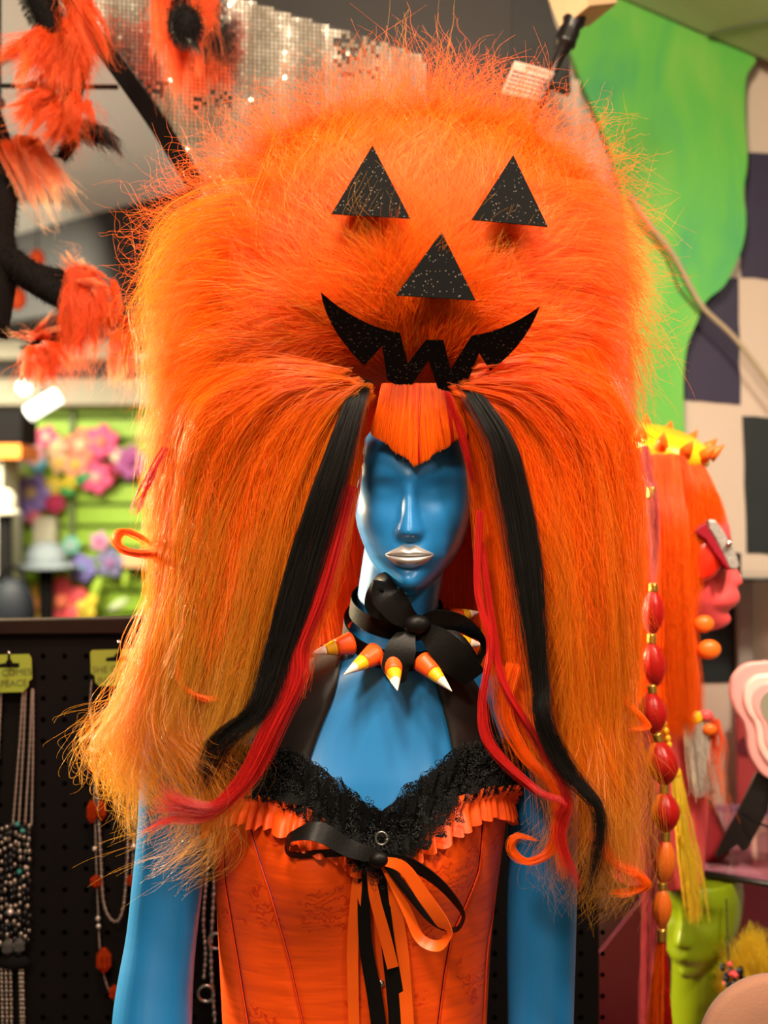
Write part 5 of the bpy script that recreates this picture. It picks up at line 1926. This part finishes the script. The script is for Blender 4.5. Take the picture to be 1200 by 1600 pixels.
MB().ell(W(22, 1503, DP - .02), .026, .010, .012, 14, 8).build('black_gather', M_BLACK, nk2, 'black knotted gather')
hook(14, 1032)

nk3 = thing('silver_link_necklace', 'silver ring link necklace hanging between the blue arm and corset', 'necklace', tuple(W(322, 1450, DP - .02)))
ch = chain_links([(330, 1300, DP - .02), (322, 1380, DP - .02), (318, 1440, DP - .02), (321, 1490, DP - .02), (318, 1530, DP - .02)], .0085, .0042)
chain_links([(338, 1300, DP - .02), (334, 1400, DP - .02), (330, 1500, DP - .02), (336, 1600, DP - .02)], .010, .0050, mesh=ch)
ch.build('chain', M_CHROME, nk3)
for (x, y, r_) in ((322, 1552, .0125), (338, 1470, .012)):
    MB().tube([W(x + r_ * F / DP * math.cos(q), y + r_ * F / DP * math.sin(q), DP - .024) for q in np.linspace(0, 2 * PI, 20)], .0026, 8).build('ring', M_CHROME, nk3)
MB().tube([W(337, 1290, DP), W(337, 1290, DP - .05)], .002, 8).build('hook_loop', M_BLACK, nk3)

# ---- right-hand display: glass shelf, pink head with orange wig, props
zs = 0.8416
M_GLASS = mat('shelf_glass', (0.55, 0.25, 0.36), 0.08, trans=0.55, spec=0.6)
u = Vector((.122, -.083, 0)).normalized()
w = Vector((.083, .122, 0)).normalized()
f0 = Vector((.632, 2.0, zs))
gs_ = thing('glass_shelf', 'glass shelf with dark front edge holding the red cone', 'shelf', tuple(f0))
A, B = f0 - u * .36, f0 + u * .22
MB().prism([A, B, B + w * .42, A + w * .42], (0, 0, -.008)).build('glass_top', M_GLASS, gs_, smooth=False)
MB().tube([A + Vector((0, 0, -.004)), B + Vector((0, 0, -.004))], .0055, 8).build('front_edge', mat('dark_glass_edge', (0.010, 0.010, 0.008), 0.3), gs_, 'dark front edge')
M_MAG = mat('magenta_panel', (0.42, 0.085, 0.17), 0.45, var=.12, vscale=4)
o = board('magenta_backboard', [(880, 1560), (1012, 1394), (1066, 1335), (1300, 1335), (1300, 2000), (880, 2000)], 2.46, .006, M_MAG)
tag(o, 'magenta painted board with a slanted edge below the glass shelf', 'board')
o = board('pale_backboard', [(925, 1300), (1066, 1300), (1066, 1335), (1012, 1396), (930, 1500)], 2.52, .02, mat('pale_grey_paint', (0.36, 0.31, 0.28), 0.7))
tag(o, 'pale grey board showing above the magenta slanted edge', 'board')
o = board('shelf_reflection_strip', [(1040, 1262), (1300, 1262), (1300, 1352), (1040, 1352)], 2.50, .03, mat('purple_reflection', (0.24, 0.12, 0.22), 0.5, var=.2, vscale=8))  # reflection on the glass shelf, put in as a purple board
tag(o, 'purple strip for the painted glass shelf reflection behind the black easel leg', 'board')
rb = thing('red_board', 'red board with a dark round dot behind the wavy mirror', 'board', tuple(W(1180, 1200, 2.55)))
board('panel', [(1152, 1118), (1300, 1118), (1300, 1262), (1154, 1262)], 2.55, .02, mat('red_paint', (0.42, 0.045, 0.05), 0.6, var=.15), rb)
c = W(1165, 1167, 2.545)
MB().tube([c, c + Vector((0, .006, 0))], [.0185, .0185], 24).build('dot', mat('dark_red_dot', (0.13, 0.008, 0.02), 0.6), rb, 'dark red dot', False)

# upper glass shelf at the far right
gu = thing('upper_glass_shelf', 'short glass shelf jutting behind the pink chin on a black bracket', 'shelf', tuple(W(1180, 905, 2.4)))
a, b = W(1120, 902, 2.38), W(1330, 902, 2.38)
MB().box((a.x, 2.38, a.z - .008), (b.x, 2.60, a.z)).build('glass_top', mat('clear_glass', (0.30, 0.34, 0.32), 0.08, trans=.6), gu, smooth=False)
MB().tube([Vector((a.x, 2.378, a.z - .005)), Vector((b.x, 2.378, a.z - .005))], .003, 6).build('front_edge', mat('dark_glass_edge', (0.010, 0.010, 0.008), 0.3), gu)
MB().box((a.x + .035, 2.44, a.z), (a.x + .065, 2.47, a.z + .045)).build('bracket', M_BLACK, gu, smooth=False)
MB().box((a.x + .10, 2.575, 0), (a.x + .13, 2.60, a.z - .008)).build('support_post', mat('grey_post', (0.30, 0.27, 0.24), 0.6), gu, smooth=False)

# pink head in profile
M_PINK = mat('coral_pink_plastic', (0.92, 0.10, 0.10), 0.42, var=.06)
DH = 2.02
hz = zpy(985, DH)
ph_ = thing('pink_display_head', 'coral pink mannequin head in profile under the crowned orange wig', 'mannequin head', tuple(W(1052, 1330, DH)))
mb = MB()
mb.grid(head_rows(100, 90, cx=1046, d=DH, yaw=78, scale=1.06, zchin=hz, pitch=0), True, True, True)
hc = W(1046, 900, DH)
# pouting jaw and lips pushed forward
mb.ell(W(1112, 932, DH - .02), .046, .040, .027, 24, 14)
mb.ell(W(1132, 930, DH - .02), .020, .030, .0235, 20, 12)
mb.tube([Vector((hc.x - .01, DH, hz + .04)), Vector((hc.x - .02, DH, hz - .08)), Vector((hc.x - .02, DH, hz - .13))], [.052, .050, .056], 28)
mb.tube([Vector((hc.x - .02, DH, hz - .10)), Vector((hc.x - .02, DH, hz - .16)), Vector((hc.x - .02, DH, hz - .24)), Vector((hc.x - .02, DH, zs + .001))], [.06, .085, .085, .075], 32)
me = remesh(mb, 'head', .0035, 4)
mesh_obj(me, 'head', M_PINK, ph_)

w2 = thing('crowned_wig', 'long straight orange wig with a yellow crown on the pink head', 'wig', tuple(W(1050, 690, DH)))
mb = MB()
c = W(1036, 775, DH)
mb.ell(c, .078, .085, .092, 24, 16)
mb.build('wig_cap', M_CORE, w2)
g2 = []
for (x0, y0, dd0), (x1, y1), dd in [((1014, 716, DH - .07), (1000, 1180), DH - .10), ((1026, 712, DH - .09), (1026, 1160), DH - .13), ((1040, 712, DH - .09), (1050, 1150), DH - .14), ((1052, 714, DH - .085), (1076, 1140), DH - .13), ((1058, 722, DH - .06), (1082, 1120), DH - .11), ((1060, 735, DH - .02), (1088, 1110), DH - .06)]:
    g2.append([(x0, y0, dd0), (x0 * .75 + x1 * .25, y0 + 110, dd), (x0 * .55 + x1 * .45, y0 + 240, dd), (x1, y1, dd + .02)])
hair('long_hair', flow(g2, 6500, K=16, clumps=140, croot=.004, ctip=.006, sroot=.002, stip=.003, wave=.003, lmin=.75, lmax=1.02, seed=101), 0.00030, M_ORHAIR, w2)
g3 = [[(1056, 712, DH - .09), (1064, 770, DH - .10), (1062, 850, DH - .10), (1066, 930, DH - .095), (1078, 1010, DH - .09)], [(1072, 712, DH - .06), (1096, 760, DH - .085), (1108, 800, DH - .08), (1112, 826, DH - .07)], [(1082, 716, DH - .02), (1110, 768, DH - .02), (1122, 806, DH - .015), (1126, 822, DH - .015)]]
hair('fringe', flow(g3, 3000, K=12, clumps=50, croot=.004, ctip=.004, wave=.002, lmin=.6, lmax=1.0, seed=102), 0.00030, M_ORHAIR, w2)
curtain_pts = [(700, 1012, 1074, DH - .03, .05), (800, 1008, 1082, DH - .07, .05), (950, 1010, 1084, DH - .09, .05), (1080, 1012, 1096, DH - .09, .04), (1125, 1020, 1090, DH - .085, .02)]
S = cat_rom(np.array(curtain_pts, float), 20)
rows = [[tuple(W((xa + xb) / 2 + (xb - xa) / 2 * math.cos(2 * PI * k / 16), py, d + th / 2 * math.sin(2 * PI * k / 16))) for k in range(16)] for py, xa, xb, d, th in S]
MB().grid(rows, True, True, True).build('hair_mass', M_CORE, w2)
# crown
M_CRY = mat('yellow_crown_foam', (0.95, 0.52, 0.01), 0.35, var=.05)
M_CRO = mat('orange_crown_spike', (0.92, 0.16, 0.01), 0.4)
c = W(1044, 700, DH)
Rr = Matrix.Rotation(math.radians(16), 3, 'Y') @ Matrix.Rotation(math.radians(14), 3, 'X')
rows = []
for zz, rr_ in ((-.014, .080), (-.006, .090), (.008, .088), (.022, .072), (.027, .05)):
    rows.append([c + Rr @ Vector((rr_ * .78 * math.cos(q), rr_ * math.sin(q), zz)) for q in np.linspace(0, 2 * PI, 36, endpoint=False)])
crn = MB().grid(rows, True, True, True).build('crown', M_CRY, w2, 'yellow foam crown')
for k in range(11):
    q = 2 * PI * k / 11 + .3
    p = c + Rr @ Vector((.066 * math.cos(q), .082 * math.sin(q), .008))
    dirv = Rr @ Vector((.55 * math.cos(q), .55 * math.sin(q), .85))
    MB().tube([p, p + dirv * .014, p + dirv * .030], [.012, .008, .0012], 12).build('crown_spike', M_CRO, crn, 'orange crown spike')
for (x, y, r_, cm) in ((1066, 1108, .011, M_CRY), (1084, 1122, .012, M_CRY), (1104, 1118, .009, M_PINK), (1109, 1140, .010, M_CRO), (1100, 975, .014, M_CRO), (1108, 1015, .016, M_CRO)):
    MB().ell(W(x, y, DH - .10), r_ * 1.2, r_ * .7, r_, 12, 8).build('hair_bauble', cm, w2)
hair('white_fringe', flow([[(1078, 1118, DH - .10), (1082, 1170, DH - .10), (1092, 1240, DH - .10)], [(1104, 1112, DH - .09), (1104, 1170, DH - .09), (1112, 1235, DH - .09)]], 900, K=10, clumps=30, croot=.003, ctip=.003, wave=.001, seed=103), .00035, hair_mat('white_hair', (.62, .54, .46), (.78, .70, .6), transl=.2), w2, 'straight white hair at the bottom of the wig')
hair('dark_orange_wisp', flow([[(1112, 1120, DH - .08), (1114, 1160, DH - .08), (1104, 1200, DH - .08), (1112, 1260, DH - .08)]], 160, K=12, clumps=8, seed=104), .00035, M_TUFT, w2)

# goggles
gg = thing('star_goggles', 'red goggles with silver glitter front worn by the pink head', 'goggles', tuple(W(1120, 860, DH - .05)))
rows = []
gc = W(1102, 870, DH - .082)
for s_, k_ in ((0, 1.0), (.35, .97), (.7, .75), (1, .12)):
    rows.append([gc + Vector((.029 * k_ * math.cos(q) + .006 * s_, -.016 * s_, .038 * k_ * math.sin(q) + .010 * k_ * math.cos(q))) for q in np.linspace(0, 2 * PI, 28, endpoint=False)])
MB().grid(rows, True, True, True).build('side_lens', mat('red_translucent_lens', (0.95, 0.03, 0.008), 0.2, trans=.15, coat=.3), gg, 'bright red side lens')
M_GLIT = mat('silver_glitter', (0.40, 0.36, 0.33), 0.35, metal=.6, var=.6, vscale=260, bump=.6, bscale=500)
fr = [(1106, 812), (1118, 812), (1130, 828), (1142, 848), (1152, 868), (1157, 884), (1150, 892), (1140, 888), (1130, 866), (1118, 842), (1108, 826)]
board('glitter_front', fr, DH - .10, .10, M_GLIT, gg, 'silver glitter front plate', bevel=.003)
fr2 = [(1104, 816), (1110, 830), (1122, 850), (1134, 872), (1142, 892), (1134, 886), (1118, 866), (1102, 842), (1086, 832), (1090, 824)]
board('red_rim', fr2, DH - .106, .10, mat('dark_red_plastic', (0.30, 0.005, 0.02), 0.3), gg, 'dark red rim', bevel=.002)
MB().ell(W(1139, 850, DH - .108), .0045, .004, .006, 12, 8).build('rhinestone', M_CHROME, gg)
MB().tube([W(1084, 836, DH - .10), W(1062, 832, DH - .10), W(1044, 828, DH - .09)], .003, 8).build('temple', mat('dark_red_plastic', (0.30, 0.005, 0.02), 0.3), gg)

# bubble braid hairpiece
DB = 1.82
M_BR = mat('red_satin_hair', (0.50, 0.010, 0.007), 0.3, var=.2, vscale=60, bump=.3, bscale=220)
M_BO = mat('orange_satin_hair', (0.90, 0.17, 0.015), 0.3, var=.15, vscale=60, bump=.3, bscale=220)
M_BP = mat('pink_satin_hair', (0.62, 0.12, 0.13), 0.35, var=.15, vscale=60, bump=.3, bscale=220)
braid = thing('bubble_braid', 'red and orange bubble braid with gold cuffs hanging right of the wig', 'hairpiece', tuple(W(1025, 900, DB)))
bub = [((1021, 922), (1019, 992), 17), ((1019, 1004), (1024, 1072), 18), ((1018, 1082), (1022, 1146), 22), ((1030, 1158), (1038, 1226), 26), ((1038, 1238), (1040, 1300), 23), ((1040, 1312), (1036, 1380), 17), ((1035, 1388), (1034, 1450), 15)]
mixs = [(M_BR, M_BP), (M_BR, M_BR), (M_BR, M_BR), (M_BR, M_BO), (M_BR, M_BO), (M_BO, M_BR), (M_BO, M_BO)]


def bubble(p0, p1, r_, m1, m2, k):
    a, b = W(p0[0], p0[1], DB), W(p1[0], p1[1], DB)
    R_ = r_ * DB / F
    for side in (0, 1):
        rows = []
        for t_ in np.linspace(0, 1, 14):
            c_ = a.lerp(b, t_)
            rr_ = R_ * (.22 + .78 * math.sin(PI * t_) ** .75)
            q0, q1 = (-PI * .42, PI * .75) if side == 0 else (PI * .75, PI * 1.58)
            rows.append([c_ + Vector((math.cos(q) * rr_ * (1 + .035 * math.cos(9 * q)), -math.sin(q - PI * .0) * 0 + -math.cos(q - PI / 2) * rr_ * .0, 0)) + Vector((0, -math.sin(q) * rr_ * (1 + .035 * math.cos(9 * q)), 0)) for q in np.linspace(q0, q1, 22)])
        MB().grid(rows).build('hair_bubble', m1 if side == 0 else m2, braid)


for k, (p0, p1, r_) in enumerate(bub):
    bubble(p0, p1, r_, mixs[k][0], mixs[k][1], k)


def cuff(p0, p1, r_):
    a, b = W(p0[0], p0[1], DB), W(p1[0], p1[1], DB)
    ts = np.linspace(-.05, 1.05, 7)
    MB().tube([a.lerp(b, t_) for t_ in ts], [r_ * DB / F * (1.05 if i % 2 else .95) for i in range(7)], 16).build('gold_cuff', M_GOLD, braid, 'gold ribbed cuff')


for p0, p1 in (((1018, 762), (1018, 778)), ((1021, 912), (1021, 924)), ((1018, 991), (1018, 1005)), ((1018, 1070), (1020, 1083)), ((1026, 1146), (1030, 1159)), ((1038, 1226), (1038, 1239)), ((1040, 1300), (1040, 1313)), ((1035, 1379), (1035, 1389)), ((1034, 1452), (1034, 1470))):
    cuff(p0, p1, 7.5)
hair('braid_root', flow([[(1006, 700, DB + .05), (1012, 740, DB + .02), (1018, 770, DB), (1022, 840, DB), (1021, 915, DB)]], 170, K=14, clumps=14, croot=.004, ctip=.003, sroot=.002, stip=.002, wave=.003, seed=110), .0003, M_PINKHAIR, braid)
hair('braid_tail', flow([[(1033, 1468, DB), (1026, 1530, DB), (1020, 1620, DB), (1018, 1720, DB)], [(1034, 1468, DB), (1034, 1540, DB), (1034, 1620, DB), (1034, 1720, DB)]], 700, K=10, clumps=24, croot=.001, ctip=.003, sroot=.001, stip=.002, wave=.002, seed=111), .0004, M_ORHAIR, braid)
hair('braid_tail', flow([[(1035, 1468, DB), (1042, 1530, DB), (1048, 1620, DB), (1050, 1720, DB)], [(1033, 1468, DB + .005), (1024, 1530, DB + .005), (1014, 1620, DB + .005), (1010, 1720, DB + .005)]], 700, K=10, clumps=24, croot=.001, ctip=.003, sroot=.001, stip=.002, wave=.002, seed=112), .0004, M_REDHAIR, braid, 'red hair tail')
hk = W(1006, 690, DB + .05)
MB().tube([hk, hk + Vector((.02, .12, .02))], .003, 6).build('hair_pin', M_GOLD, braid)

# pink hair fall behind the braid
pf = thing('pink_hair_fall', 'long pink hair fall hanging behind the bubble braid', 'hairpiece', tuple(W(1010, 1100, 1.95)))
hair('pink_lock', flow([[(990, 1110, 1.93), (1000, 1180, 1.92), (1012, 1280, 1.92), (1016, 1400, 1.92), (1012, 1560, 1.93), (1010, 1720, 1.93)], [(1008, 1120, 1.92), (1010, 1190, 1.915), (1026, 1290, 1.915), (1034, 1400, 1.915), (1030, 1560, 1.92), (1028, 1720, 1.92)]], 1800, K=16, clumps=40, croot=.003, ctip=.004, sroot=.002, stip=.003, wave=.003, seed=120), .0004, M_PINKHAIR, pf)
MB().tube([W(1000, 1095, 1.93), W(1002, 1120, 1.93), W(1008, 1150, 1.925)], [.010, .014, .012], 14).build('bound_top', M_PINK, pf)
MB().tube([W(1000, 1095, 1.93), W(1000, 1095, 1.93) + Vector((0.02, .05, .06))], .002, 6).build('tie', M_GOLD, pf)

# yellow tassel
yt = thing('yellow_hair_tassel', 'bright yellow hair tassel hanging in front of the red cone', 'hairpiece', tuple(W(1058, 1215, 1.9)))
hair('yellow_strands', flow([[(1058, 1208, 1.90), (1066, 1260, 1.89), (1078, 1320, 1.89), (1086, 1380, 1.89), (1094, 1440, 1.89)], [(1052, 1212, 1.90), (1058, 1270, 1.89), (1064, 1340, 1.89), (1074, 1410, 1.89), (1076, 1440, 1.89)]], 520, K=14, clumps=22, croot=.002, ctip=.005, sroot=.001, stip=.0014, wave=.002, lmin=.7, lmax=1.03, seed=121), .0004, M_YELHAIR, yt)
MB().ell(W(1056, 1208, 1.90), .009, .008, .010, 12, 8).build('tassel_head', M_CRY, yt)
gb = thing('gold_bead_string', 'string of small gold beads hanging along the right wig edge', 'bead string', tuple(W(980, 900, 1.76)))
for (x, ys, y1) in ((979, 772, 850), (988, 830, 870), (980, 920, 965), (974, 1010, 1100)):
    y = ys
    while y < y1:
        MB().ell(W(x + 3 * math.sin(y * .05), y, 1.60), .0040, None, .0052, 10, 6).build('gold_bead', mat('golden_bead', (0.95, 0.50, 0.03), 0.25, metal=.3), gb)
        y += 13
MB().tube([W(940, 560, 1.55), W(965, 640, 1.60), W(980, 700, 1.60), W(982, 800, 1.60), W(986, 880, 1.60), (W(977, 960, 1.60)), W(974, 1110, 1.60)], .0008, 6).build('thread', M_GOLD, gb)
gb2 = thing('yellow_bead_strand', 'short strand of yellow beads beside the widest red braid bubble', 'bead string', tuple(W(1042, 1140, 1.84)))
for k, (x, y) in enumerate(((1037, 1130), (1040, 1142), (1043, 1154), (1045, 1164), (1036, 1120))):
    MB().ell(W(x, y, 1.85), .0050, None, .0060, 10, 6).build('yellow_bead', M_CRY, gb2)
MB().tube([W(1034, 1105, 1.85), W(1046, 1168, 1.85)], .0008, 6).build('thread', M_GOLD, gb2)

# red cone with garland
DC2 = 2.16
cone = thing('red_cone', 'dark red cone standing on the glass shelf with a holly sprig', 'cone hat', tuple(Vector((W(1090, 1340, DC2).x, DC2, zs))))
tip = W(1052, 1120, DC2)
bx0, bx1 = W(1046, 1338, DC2), W(1140, 1338, DC2)
bc = Vector(((bx0.x + bx1.x) / 2, DC2, zs + .001))
rbse = (bx1.x - bx0.x) / 2
pts, rr_ = [], []
for t_ in np.linspace(0, 1, 14):
    pts.append(bc.lerp(tip, t_))
    rr_.append(max(.003, rbse * (1 - t_) ** .9 * (1 + .10 * math.sin(PI * min(1, t_ * 2.2)))))
MB().tube(pts, rr_, 36).build('cone_body', mat('dark_red_felt', (0.30, 0.012, 0.018), 0.65, var=.12), cone)
mb = MB()
r = random.Random(3)
for k in range(8):
    t_ = .78 - k * .055
    p = bc.lerp(tip, t_) + Vector((rbse * (1 - t_) * .75, -rbse * (1 - t_) * .8, 0))
    MB().ell(p, .006, .005, .006, 10, 6).build('garland_bead', [mat('garnet_glitter', (0.18, 0.02, 0.04), 0.3, metal=.4), M_PINK][k % 2], cone)
lf = MB()
for k in range(7):
    q = k * .9
    p = W(1098 + 8 * math.cos(q), 1236 + 14 * math.sin(q), DC2 - .075)
    lf.ell(p, .013, .004, .007, 8, 5, Matrix.Rotation(q, 3, 'Y'))
lf.build('holly_sprig', mat('holly_green', (0.02, 0.10, 0.02), 0.5), cone, 'dark green holly sprig')
MB().ell(W(1081, 1217, DC2 - .065), .0055, None, .0055, 10, 6).build('white_berry', mat('white_pearl', (.8, .78, .75), .3), cone)

# wavy pink mirror on easel legs
DM = 2.02
pm = thing('wavy_table_mirror', 'pink wavy framed table mirror on a black easel at the right edge', 'mirror', tuple(Vector((W(1230, 1340, DM).x, DM, zs))))


def wavy(scale, cx=1242, cy=1128):
    base = [(1200, 1033), (1166, 1038), (1146, 1058), (1142, 1084), (1150, 1110), (1162, 1128), (1167, 1146), (1170, 1172), (1178, 1192), (1196, 1214), (1230, 1226), (1268, 1220), (1300, 1198), (1316, 1168), (1326, 1140), (1340, 1108), (1342, 1076), (1326, 1046), (1290, 1034), (1242, 1042)]
    P = cat_rom(np.array(base + [base[0]], float), 100)[:-1]
    return [(cx + (x - cx) * scale, cy + (y - cy) * scale) for x, y in P]


M_PKF = mat('pale_pink_frame', (0.80, 0.36, 0.34), 0.35, var=.04)
M_PKL = mat('light_pink_ridge', (0.90, 0.58, 0.52), 0.3)
board('backing', wavy(1.015), DM + .012, .008, M_BLACK, pm)
board('outer_frame', wavy(1.0), DM - .004, .016, M_PKF, pm, bevel=.004)
board('inner_ridge', wavy(.80), DM - .012, .012, M_PKL, pm, 'lighter pink inner ridge', bevel=.005)
board('inner_step', wavy(.66), DM - .015, .010, M_PKF, pm, bevel=.003)
board('mirror_glass', wavy(.54), DM - .0165, .006, mat('mirror_silver', (0.75, 0.80, 0.88), 0.04, metal=1.0), pm, 'mirror glass')
leg = [(1183, 1206), (1206, 1222), (1200, 1268), (1168, 1328), (1160, 1330), (1152, 1320), (1122, 1342), (1118, 1338), (1136, 1300), (1152, 1272)]
LM = DM + .022
board('easel_leg', leg, LM, .008, mat('black_acrylic', (0.012, 0.010, 0.010), 0.3), pm, 'black easel leg', dx=-.0002, bevel=.001)
MB().tube([W(1160, 1272, LM - .004), W(1180, 1284, LM - .02), W(1215, 1298, LM - .04)], .002, 6).build('cord', M_BLACK, pm)
MB().prism([Vector((W(1205, 0, DM).x, DM - .005, zs)), Vector((W(1275, 0, DM).x, DM - .005, zs)), W(1275, 1230, DM), W(1205, 1225, DM)], (0, .008, 0)).build('front_foot', mat('black_acrylic', (0.012, 0.010, 0.010), 0.3), pm, smooth=False)
pp = thing('pale_pink_pillar', 'pale pink striped pillar base behind the easel leg', 'pillar', tuple(W(1195, 1400, 2.3)))
board('pillar_shaft', [(1183, 1262), (1198, 1262), (1198, 1368), (1180, 1368)], 2.30, .03, M_PKL, pp)
board('pillar_foot', [(1176, 1345), (1202, 1345), (1202, 1366), (1174, 1366)], 2.29, .05, M_PKF, pp)

# lower display: lime head, yellow feather wig, brown round
zl = zpy(1760, 2.0)
M_LIMEP = mat('lime_plastic', (0.22, 0.30, 0.006), 0.28, var=.08, vscale=6)
lh = thing('lime_display_head', 'glossy lime green mannequin head with flat top under the glass shelf', 'mannequin head', tuple(Vector((W(1090, 0, 2.08).x, 2.08, zl))))
mb = MB()
mb.grid(head_rows(100, 80, ptop=700, cx=1094, d=2.08, yaw=-34, scale=.90, zchin=zpy(1514, 2.08), pitch=0), True, True, True)
nc_ = W(1098, 0, 2.085)
zz = zpy(1522, 2.08)
mb.tube([Vector((nc_.x, 2.09, zz + .05)), Vector((nc_.x - .002, 2.09, zz - .03)), Vector((nc_.x - .004, 2.09, zz - .12)), Vector((nc_.x - .004, 2.09, zl))], [.050, .050, .052, .10], 30)
e = W(1126, 1420, 2.06)
mb.ell(e, .010, .014, .034, 14, 10)
mesh_obj(remesh(mb, 'head', .003, 4), 'head', M_LIMEP, lh)
M_PLINTH = mat('plinth_magenta', (0.35, 0.07, 0.14), 0.6)
pl = MB().box((W(960, 0, 2.0).x, 1.86, 0), (W(1330, 0, 2.0).x, 2.34, zl))
tag(pl.build('display_plinth', M_PLINTH, smooth=False, bevel=.003), 'magenta plinth carrying the lime head and yellow feather puff', 'plinth')
yf = thing('yellow_feather_puff', 'fluffy yellow feather puff beside the lime green head', 'feather', tuple(Vector((W(1185, 0, 2.1).x, 2.1, zl))))
g = []
for k in range(12):
    q = math.radians(-70 + 200 * k / 11)
    g.append([(1180, 1560, 2.06), (1178 - 26 * math.cos(q), 1545 - 36 * math.sin(q), 2.02), (1178 - 50 * math.cos(q), 1540 - 88 * max(.1, math.sin(q)), 2.0)])
hair('plume', flow(g, 3200, K=10, clumps=120, croot=.008, ctip=.010, sroot=.004, stip=.004, wave=.006, seed=130), .00035, M_YELHAIR, yf)
MB().ell(W(1188, 1580, 2.12), .052, .045, .060, 20, 12).build('puff_core', mat('yellow_feather', (0.80, 0.48, 0.01), .9), yf)
MB().tube([Vector((W(1185, 0, 2.12).x, 2.12, zl)), W(1187, 1620, 2.12)], .02, 12).build('stem', M_YELHAIR and mat('yellow_feather', (0.80, 0.48, 0.01), .9), yf)
bp_ = thing('berry_pendant', 'black and pink beaded cluster pendant on a dark chain by the lime head', 'pendant', tuple(W(1140, 1520, 2.0)))
r = random.Random(5)
for k in range(26):
    q, rr2 = r.uniform(0, 2 * PI), r.uniform(0, 20)
    MB().ell(W(1140 + rr2 * math.cos(q), 1522 + rr2 * math.sin(q) * .9, 1.98 - r.uniform(0, .02)), .0052, None, .0052, 8, 6).build('cluster_bead', [M_BLKBEAD, M_BLKBEAD, M_PINK][k % 3], bp_)
chain_links([(1135, 1404, 1.99), (1136, 1450, 1.985), (1138, 1505, 1.985)], .005, .0018).build('chain', M_BLKBEAD, bp_)

DS = 1.62
sd = thing('suede_chair', 'round tan suede chair back in the bottom right corner', 'chair', tuple(Vector((W(1215, 0, DS).x, DS, 0))))
sc_ = W(1212, 1644, DS)
rows = []
for yy, rr in ((.022, .085), (.016, .100), (.004, .104), (-.006, .103), (-.012, .096), (-.014, .06), (-.0145, .01)):
    rows.append([sc_ + Vector((rr * math.cos(q), yy, rr * math.sin(q))) for q in np.linspace(0, 2 * PI, 56, endpoint=False)])
MB().grid(rows, True, True, True).build('backrest', mat('tan_suede', (0.42, 0.20, 0.125), .95, var=.12, vscale=240, bump=.4, bscale=500, sheen=.2), sd)
MB().tube([sc_ + Vector((0, .012, -.08)), Vector((sc_.x, sc_.y + .02, .45))], .014, 14).build('back_post', M_CHROME, sd)
MB().tube([Vector((sc_.x, sc_.y - .17, .43)), Vector((sc_.x, sc_.y - .17, .445)), Vector((sc_.x, sc_.y - .17, .475)), Vector((sc_.x, sc_.y - .17, .49))], [.17, .19, .19, .16], 40).build('seat', mat('tan_suede', (0.42, 0.20, 0.125), .95), sd)
MB().tube([Vector((sc_.x, sc_.y - .17, .43)), Vector((sc_.x, sc_.y - .17, .02))], .022, 14).build('pedestal', M_CHROME, sd)
MB().tube([Vector((sc_.x, sc_.y - .17, 0)), Vector((sc_.x, sc_.y - .17, .02))], .17, 30).build('base', M_CHROME, sd)
